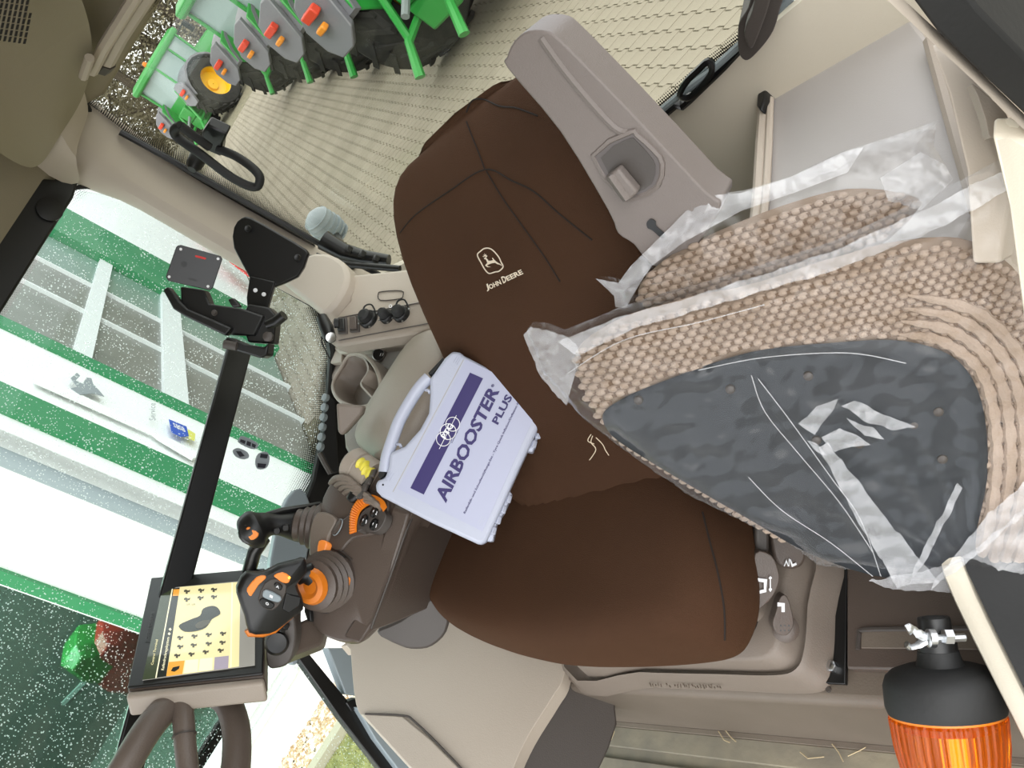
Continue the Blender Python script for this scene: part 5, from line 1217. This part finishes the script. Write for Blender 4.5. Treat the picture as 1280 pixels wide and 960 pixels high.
def inpoly(x, y, q):
    c = False; n = len(q)
    for i in range(n):
        x1, y1 = q[i]; x2, y2 = q[i-1]
        if (y1 > y) != (y2 > y) and x < (x2-x1)*(y-y1)/(y2-y1) + x1: c = not c
    return c
def edist(x, y, q):
    d = 1e9
    for i in range(len(q)):
        ax_, ay_ = q[i-1]; bx_, by_ = q[i]; dx, dy = bx_-ax_, by_-ay_; L = dx*dx+dy*dy
        t = max(0, min(1, ((x-ax_)*dx + (y-ay_)*dy)/L if L else 0)); d = min(d, math.hypot(x-ax_-t*dx, y-ay_-t*dy))
    return d
def sheet(name, px, base, nn, height, m, parent, step=7, holes=None, fold=.004, back=False, **k):
    """soft sheet over an outline: grid cut to the outline, domed by height(x,y,edge distance)"""
    xs = [a for a, b in px]; ys = [b for a, b in px]
    bm = bmesh.new(); grid = {}
    nx = int((max(xs)-min(xs))/step)+1; ny = int((max(ys)-min(ys))/step)+1
    # clipped triangulation via constrained delaunay
    from mathutils.geometry import delaunay_2d_cdt
    pts = []; n0 = len(px)
    # dense outline
    ol = []
    for i in range(n0):
        a = px[i]; b = px[(i+1) % n0]; c = max(1, int(math.hypot(b[0]-a[0], b[1]-a[1])/step))
        for j in range(c): ol.append((a[0] + (b[0]-a[0])*j/c, a[1] + (b[1]-a[1])*j/c))
    pts = [Vector(p) for p in ol]
    edges = [(i, (i+1) % len(ol)) for i in range(len(ol))]
    for i in range(nx):
        for j in range(ny):
            x = min(xs) + (i + .5*(j % 2))*step; y = min(ys) + j*step
            if inpoly(x, y, px) and edist(x, y, px) > step*.5: pts.append(Vector((x, y)))
    v, e, f, *_ = delaunay_2d_cdt(pts, edges, [], 1, .001)
    V = [base(p.x, p.y) + nn*height(p.x, p.y, edist(p.x, p.y, px)) for p in v]
    bm.free()
    return obj(name, (V, [tuple(q) for q in f]), m, parent, fixn=False, ang=180, **k)
# --- front bag
BP = depthplane([(700,450,1.00),(1250,260,.80),(1150,700,.98)])
bn = nrm([BP(0,0), BP(10,0), BP(0,10)])
fm = thing('bagged_mat', 'beige knitted mat with a slate-grey board in a clear plastic bag, the front one', 'mat', BP(980,560) - bn*.03, 'knitted mats in plastic bags')
matf = cr2([(718,452),(738,420),(790,392),(860,372),(950,352),(1040,322),(1130,300),(1200,298),(1250,320),(1290,370),(1310,460),(1300,560),(1270,640),(1235,712),(1180,712),(1100,704),(1010,684),(930,645),(860,604),(790,560),(745,512)], 3)
slate = cr2([(760,508),(768,494),(800,476),(850,456),(905,436),(960,422),(1040,414),(1110,410),(1160,418),(1195,436),(1218,470),(1229,520),(1230,580),(1218,640),(1206,700),(1150,704),(1090,700),(1010,672),(940,632),(870,592),(810,556),(772,530)], 3)
def hm(x, y, d):
    return min(1, d/26)**.5*.022 + .0018*math.sin(x*.07)*math.cos(y*.05)
mb_ = sheet('knitted_rim', matf, BP, bn, lambda x, y, d: hm(x, y, d) , 'knit', fm, 9, label='beige chunky knit rim')
mbk = sheet('mat_back', matf, BP, -bn, lambda x, y, d: min(1, d/26)**.5*.02, 'knit', fm, 22)
def dome(x, y):
    dx, dy = x-1110, y-500; r = ((dx*.9 + dy*.45)**2/(95**2) + (dy*.9 - dx*.45)**2/(62**2)); return r
sl = sheet('slate_board', slate, BP, bn, lambda x, y, d: .026 + min(1, d/5)*.003 + (.004*max(0, 1-dome(x, y)) if dome(x, y) < 1 else 0) + .002*math.exp(-(dome(x, y)-1.15)**2*14), 'slate', fm, 7)
for a, b in ((917,469),(1140,511),(1170,495),(1175,553),(1074,535),(1022,531),(805,483),(1012,452)):
    obj('stud', lathe(BP(a, b) + bn*.029, bn, [(0,.005),(.003,.0045),(.0045,.002)], 10), 'dark', sl)
# knitted loops: rows of small leaf-shaped bumps following the rim
def knit(parent, q, inner, step, base, nn, hfn, ang0, nm='knit_loops', lim=None):
    V = []; Fc = []; Vd = []; Fd = []
    xs = [a for a, b in q]; ys = [b for a, b in q]
    ca, sa = math.cos(ang0), math.sin(ang0); R = 520; cx, cy = (min(xs)+max(xs))/2, (min(ys)+max(ys))/2
    nI = int(R/step)
    for i in range(-nI, nI):
        for j in range(-nI, nI):
            u = i*step*1.15 + (.57*step if j % 2 else 0); v = j*step*.62
            x = cx + u*ca - v*sa; y = cy + u*sa + v*ca
            if not inpoly(x, y, q) or edist(x, y, q) < 4: continue
            if inner and inpoly(x, y, inner): continue
            if lim and not lim(x, y): continue
            d = edist(x, y, q); h = hfn(x, y, d)
            k = len(V); s = step*.50
            hu = .58*step; hx_, hy_ = x + hu*ca, y + hu*sa
            if inpoly(hx_, hy_, q) and edist(hx_, hy_, q) > 6 and not (inner and inpoly(hx_, hy_, inner)):
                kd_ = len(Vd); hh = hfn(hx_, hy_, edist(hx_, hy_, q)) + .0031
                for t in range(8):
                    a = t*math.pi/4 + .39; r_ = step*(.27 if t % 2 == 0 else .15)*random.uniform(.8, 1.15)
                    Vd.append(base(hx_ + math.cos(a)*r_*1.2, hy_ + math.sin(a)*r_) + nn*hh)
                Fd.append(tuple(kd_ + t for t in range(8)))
            for t in range(8):
                a = t*math.pi/4; px_, py_ = math.cos(a)*s*1.30, math.sin(a)*s*.72
                V.append(base(x + px_*ca - py_*sa, y + px_*sa + py_*ca) + nn*(h - .0005))
            for t in range(8):
                a = t*math.pi/4; px_, py_ = math.cos(a)*s*.95, math.sin(a)*s*.5
                V.append(base(x + px_*ca - py_*sa, y + px_*sa + py_*ca) + nn*(h + .0026))
            Fc += [(k+t, k+(t+1) % 8, k+8+(t+1) % 8, k+8+t) for t in range(8)] + [tuple(k+8+t for t in range(8))]
    obj('knit_gaps', (Vd, Fd), M_['knit_hole'], parent, kind='stuff', fixn=False)
    return obj(nm, (V, Fc), 'knit', parent, ang=180, kind='stuff', fixn=False)
knit(fm, matf, slate, 13, BP, bn, lambda x, y, d: hm(x, y, d), -.27)
M_['knit'].node_tree.nodes['Principled BSDF'].inputs['Subsurface Weight'].default_value = 0
mb_.data.materials[0] = M_['knit_d']
# concentric cord rows at the round right end
for k in range(4):
    pts = [(1120 + k*4, 404 - k*16), (1175 + k*14, 412 - k*12), (1222 + k*17, 450 - k*4), (1240 + k*17, 520), (1238 + k*17, 600), (1222 + k*15, 680)]
    obj('cord_row', tube([BP(a, b) + bn*(.024 + .003*math.sin(i*1.7)*0) for i, (a, b) in enumerate(cr2(pts, 10, False))], [(.006 + .0012*math.sin(i*1.9))*min(1, (i+1)/8) for i in range(51)], 8), 'knit', fm)
bagf = [(659,412),(667,402),(686,404),(706,412),(742,398),(775,384),(830,366),(890,350),(960,328),(1040,302),(1100,274),(1140,255),(1200,226),(1250,199),(1262,224),(1284,288),(1330,340),(1345,470),(1320,620),(1282,690),(1262,720),(1252,736),(1228,726),(1210,716),(1180,714),(1140,712),(1100,708),(1060,708),(1020,702),(980,674),(920,646),(855,612),(800,574),(770,552),(742,532),(716,508),(696,482),(678,462)]
def folds(x, y):
    # radiating folds from the tip and the lower corner
    a1 = math.atan2(y-405, x-640); a2 = math.atan2(y-720, x-1225); r2 = math.hypot(x-1225, y-720); r1 = math.hypot(x-655, y-405)
    return .0032*math.sin(a1*34 + noise.noise(Vector((x*.02, y*.02, 0)))*2)*math.exp(-r1/220) + .0045*math.sin(a2*26 + noise.noise(Vector((x*.015, y*.015, 3)))*2.4)*math.exp(-r2/260) + .0035*noise.noise(Vector((x*.018, y*.05, 1))) 
bf = sheet('plastic_bag', bagf, BP, bn, lambda x, y, d: min(1, d/34)**.6*.036 + folds(x, y)*min(1, d/8) + .002*noise.noise(Vector((x*.07,y*.1,5))), 'bag', fm, 6, label='clear wrinkled plastic film')
bb = sheet('bag_back', bagf, BP, -bn, lambda x, y, d: min(1, d/34)**.6*.024 + folds(x, y)*min(1, d/8), 'bag', fm, 14)
# gathered, milkier film at tip, top seam and lower corner
def ruffle(nm, px, base, nn, hh, parent, seed=0, m='bag2'):
    return sheet(nm, px, base, nn, lambda x, y, d: hh + .006*noise.noise(Vector((x*.03+seed, y*.06, 2))) + .003*noise.noise(Vector((x*.15, y*.2+seed, 7))), m, parent, 5)
ruffle('bag_tip', [(659,412),(668,402),(688,405),(708,414),(724,424),(730,440),(720,470),(712,500),(694,482),(676,458)], BP, bn, .012, fm)
ruffle('bag_seam', [(706,412),(775,384),(890,350),(1040,300),(1140,255),(1250,199),(1258,222),(1150,282),(1040,324),(900,366),(800,395),(730,430)], BP, bn, .030, fm, 3)
ruffle('bag_corner', [(1085,702),(1115,694),(1150,690),(1200,670),(1240,640),(1282,600),(1290,670),(1262,722),(1252,736),(1228,726),(1210,714),(1120,712)], BP, bn, .034, fm, 5)
for q in ([(1025,534),(1036,528),(1100,610),(1170,698),(1120,702),(1070,620)], [(1232,610),(1292,560),(1300,590),(1230,650),(1160,706),(1168,690)], [(1192,574),(1198,580),(1160,660),(1134,702),(1140,680)]):
    ruffle('fold_highlight', q, BP, bn, .040, fm, 9)  # milky folds that also stand in for white highlights on the film
for q in ([(1000,507),(1022,486),(1048,476),(1040,492),(1020,520)], [(1052,482),(1068,478),(1110,498),(1142,508),(1112,514),(1078,500)], [(1028,522),(1050,512),(1072,520),(1088,532),(1064,534),(1044,540)], [(1058,500),(1090,510),(1104,524),(1080,520)], [(1010,528),(1022,530),(1036,546),(1022,540)]):
    ruffle('fold_highlight', q, BP, bn, .0375, fm, 12)  # small milky shards shaped as bright highlights over the board
for pts in ([(944,446),(960,490),(1000,540),(1050,600),(1090,660)], [(952,450),(990,500),(1040,570),(1075,620),(1100,690)], [(940,570),(980,610),(1040,650),(1090,690)], [(880,440),(960,424),(1060,418),(1130,430)], [(720,446),(790,404),(880,382),(960,360)]):
    obj('crease', tube([BP(a, b) + bn*.0405 for a, b in cr2(pts, 6, False)], .0005, 5), 'bag2', fm)
# torn threads at the hole
M_['yarn'] = mat('loose_yarn', 'c9b8a0', .9)
for q in ([(744,538),(742,546),(748,555),(740,568)], [(748,540),(756,548),(760,556),(764,562)], [(742,536),(738,544),(746,548)]):
    obj('loose_thread', tube([BP(a, b) + bn*.012 for a, b in cr2(q, 4, False)], .0005, 4), 'yarn', fm)
# --- rear bag
RP = depthplane([(760,350,1.00),(1170,160,.86),(1000,340,.93)])
rn = nrm([RP(0,0), RP(10,0), RP(0,10)])
rm = thing('bagged_mat', 'beige knitted mat in a milky plastic bag, the rear one behind the first', 'mat', RP(950,280) - rn*.03, 'knitted mats in plastic bags')
matr = cr2([(798,370),(808,345),(850,312),(930,275),(1000,250),(1060,236),(1120,240),(1150,258),(1080,320),(960,362),(880,384),(820,392)], 3)
fh = lambda x, y, d: min(1, d/22)**.5*.018
k2 = sheet('knitted_mat', matr, RP, rn, fh, 'knit_d', rm, 9)
sheet('mat_back', matr, RP, -rn, fh, 'knit_d', rm, 20)
knit(rm, matr, None, 13, RP, rn, fh, -.33)
bagr = [(751,345),(764,346),(780,350),(794,330),(816,308),(840,285),(862,262),(880,244),(930,238),(990,220),(1030,200),(1055,189),(1110,172),(1171,151),(1167,182),(1182,206),(1190,224),(1150,262),(1060,330),(900,380),(800,396),(777,384),(775,366),(758,358)]
sheet('plastic_bag', bagr, RP, rn, lambda x, y, d: min(1, d/24)**.6*.028 + .004*noise.noise(Vector((x*.03,y*.09,1)))*min(1,d/6), 'bag', rm, 6)
sheet('bag_back', bagr, RP, -rn, lambda x, y, d: min(1, d/24)**.6*.02, 'bag', rm, 14)
ruffle('bag_seam', [(751,345),(780,350),(794,330),(840,285),(880,244),(930,240),(990,221),(1055,190),(1080,184),(1060,215),(1000,238),(930,262),(860,300),(820,330),(800,360),(790,380),(776,380),(774,366)], RP, rn, .022, rm, 2)
ruffle('bag_flap', [(1055,190),(1110,172),(1171,151),(1166,182),(1150,222),(1138,232),(1100,226),(1060,222)], RP, rn, .012, rm, 4, 'bag')
ruffle('bag_flap', [(1100,222),(1150,190),(1180,206),(1190,224),(1150,262),(1110,250)], RP, rn, .016, rm, 6)
# ================================================================ BEACON
bc = thing('rotating_beacon', 'amber beacon lamp with black rubber base lying on its side at the lower right', 'beacon', at(1180, 850, z=.2))
B1 = at(1168, 782, D=.93); B2 = at(1190, 940, D=.915)
bax = (B2 - B1).normalized(); L = (B2-B1).length
pxm = .925/1180
def bp_(t): return B1 + bax*t
obj('socket_tube', lathe(bp_(0) - bax*.008, bax, [(0,.015),(.002,.0155),(.04,.0165),(.04,.018)], 24), 'black', bc)
obj('socket_bore', lathe(bp_(-.0085), bax, [(0,.011),(.0004,.011)], 20), 'rubber', bc)
obj('clamp_band', lathe(bp_(.014), bax, [(0,.0185),(.012,.0185)], 24), 'black', bc)
obj('rubber_cone', lathe(bp_(.024), bax, [(0,.019),(.006,.020),(.020,.024),(.026,.026)], 28), 'rubber', bc)
obj('rubber_base', lathe(bp_(.038), bax, [(0,.028),(.001,.036),(.005,.047),(.010,.0525),(.018,.0555),(.038,.0560),(.045,.054),(.047,.048)], 40), 'rubber', bc)
M_['amber'] = bpy.data.materials.new('amber_lens'); M_['amber'].use_nodes = True
p = M_['amber'].node_tree.nodes['Principled BSDF']; p.inputs['Base Color'].default_value = lin('ff7a12'); p.inputs['Transmission Weight'].default_value = .8; p.inputs['Roughness'].default_value = .12; p.inputs['IOR'].default_value = 1.3
nv = 160
u_, v_, d_ = frame_of(bax)
def lrow(h, r): return [bp_(.084 + h) + (u_*math.cos(2*math.pi*k/nv) + v_*math.sin(2*math.pi*k/nv))*(r*(1 + (.014 if k % 4 < 2 else -.008))) for k in range(nv)]
obj('amber_lens', loft([lrow(0,.052), lrow(.004,.0535), lrow(.03,.052), lrow(.06,.047), (lrow(.085,.040)), lrow(.10,.030), lrow(.105,.01)]), 'amber', bc, ang=20)
obj('lens_collar', lathe(bp_(.081), bax, [(0,.0535),(.004,.0535),(.005,.052)], 40), 'orange', bc)
obj('reflector', lathe(bp_(.088), bax, [(0,.018),(.01,.034),(.05,.036),(.055,.01)], 20), M_['chrome'], bc)
obj('bulb', lathe(bp_(.112), bax, [(0,.006),(.02,.009),(.03,.004)], 14), mat('warm_filament', 'ffb45a', .4, emit=2.5), bc)
# wing nut
wn = at(1148, 797, D=.915)
side_ = (at(1180,797,D=.915) - at(1140,797,D=.915)).normalized()
nutc = bp_(.018)
obj('clamp_bolt', tube([at(1206,797,D=.905), at(1150,800,D=.905)], .004, 8), 'zinc', bc)
obj('bolt_nut', lathe(at(1190,796,D=.90), -side_, [(0,.0075),(.008,.0075)], 6), 'zinc', bc)
obj('bolt_nut', lathe(at(1168,798,D=.90), -side_, [(0,.009),(.006,.009),(.008,.006)], 12), 'zinc', bc)
for pts in ([(1158,798),(1148,792),(1140,786),(1134,788)], [(1158,800),(1148,806),(1138,809),(1133,805)]):
    obj('wing', tube(cr([at(a, b, D=.90) for a, b in pts], 4, False), [.0045]*5 + [.0035]*4 + [.0055]*4, 8, flat=.5), 'zinc', bc)
# ================================================================ STEERING WHEEL
sw_ = thing('steering_wheel', 'grey-brown rubber steering wheel rim entering at the lower left', 'steering wheel', (.1, .5, .55))
rimpx = [(128,1010,1.16),(160,952,1.18),(190,905,1.22),(222,874,1.27),(255,863,1.30),(282,876,1.30),(294,905,1.27),(296,940,1.23),(292,985,1.18),(284,1040,1.13),(268,1110,1.07),(225,1170,1.02),(170,1180,1.01),(125,1130,1.04),(112,1068,1.10)]
obj('rim', tube(cr([at(a, b, D=c) for a, b, c in rimpx], 6), .0190, 18, closed=True, cap=False), 'steer', sw_, sub=1)
sp_ = cr([at(a, b, D=c) for a, b, c in [(226,878,1.262),(229,895,1.24),(231,925,1.22),(235,965,1.20),(240,1010,1.17)]], 5, False)
obj('spoke', tube(sp_, [.017]*4 + [.0145]*17, 14), 'steer', sw_, sub=1)
obj('spoke_joint', tube([sp_[9], sp_[9] + (sp_[10]-sp_[9])*.3], .0158, 14), 'dark', sw_)
# hub and column so that the wheel stands on something
hub = at(225, 1050, D=1.17)
obj('hub', lathe(hub, (0,-.4,1), [(0,.03),(.02,.036),(.03,.03)], 24), 'steer', sw_)
obj('column', tube([hub, (hub.x - .05, hub.y + .3, .0)], .03, 16), 'dark', sw_)
# ================================================================ STRAW, DIRT
M_['straw'] = mat('straw', 'b8a684', .9)
random.seed(5)
bits = [((898,914),(905,925),(912,928)), ((906,912),(914,922),(920,927)), ((1040,930),(1048,940),(1054,952)), ((766,905),(768,915),(764,925)), ((1060,945),(1075,938),(1082,934)), ((1000,940),(1010,948),(1030,946))]
for k, q in enumerate(bits):
    o = obj('straw', tube([at(a, b, z=.013) for a, b in q], .0008, 4), 'straw', None)
    tag(o, ['short straw bit on the floor ribs, leftmost of the front pair','short straw bit on the floor ribs, right of the front pair','straw bit on the floor left of the beacon lens, upright','straw bit at the corner of the footwell panel','straw bit lying nearest the beacon lens','long straw bit at the bottom edge of the floor'][k], 'straw', 'straw bits on the floor')
for k, (a, b) in enumerate(((652,692),(706,652),(729,684),(690,702),(827,741),(602,722))):
    pass
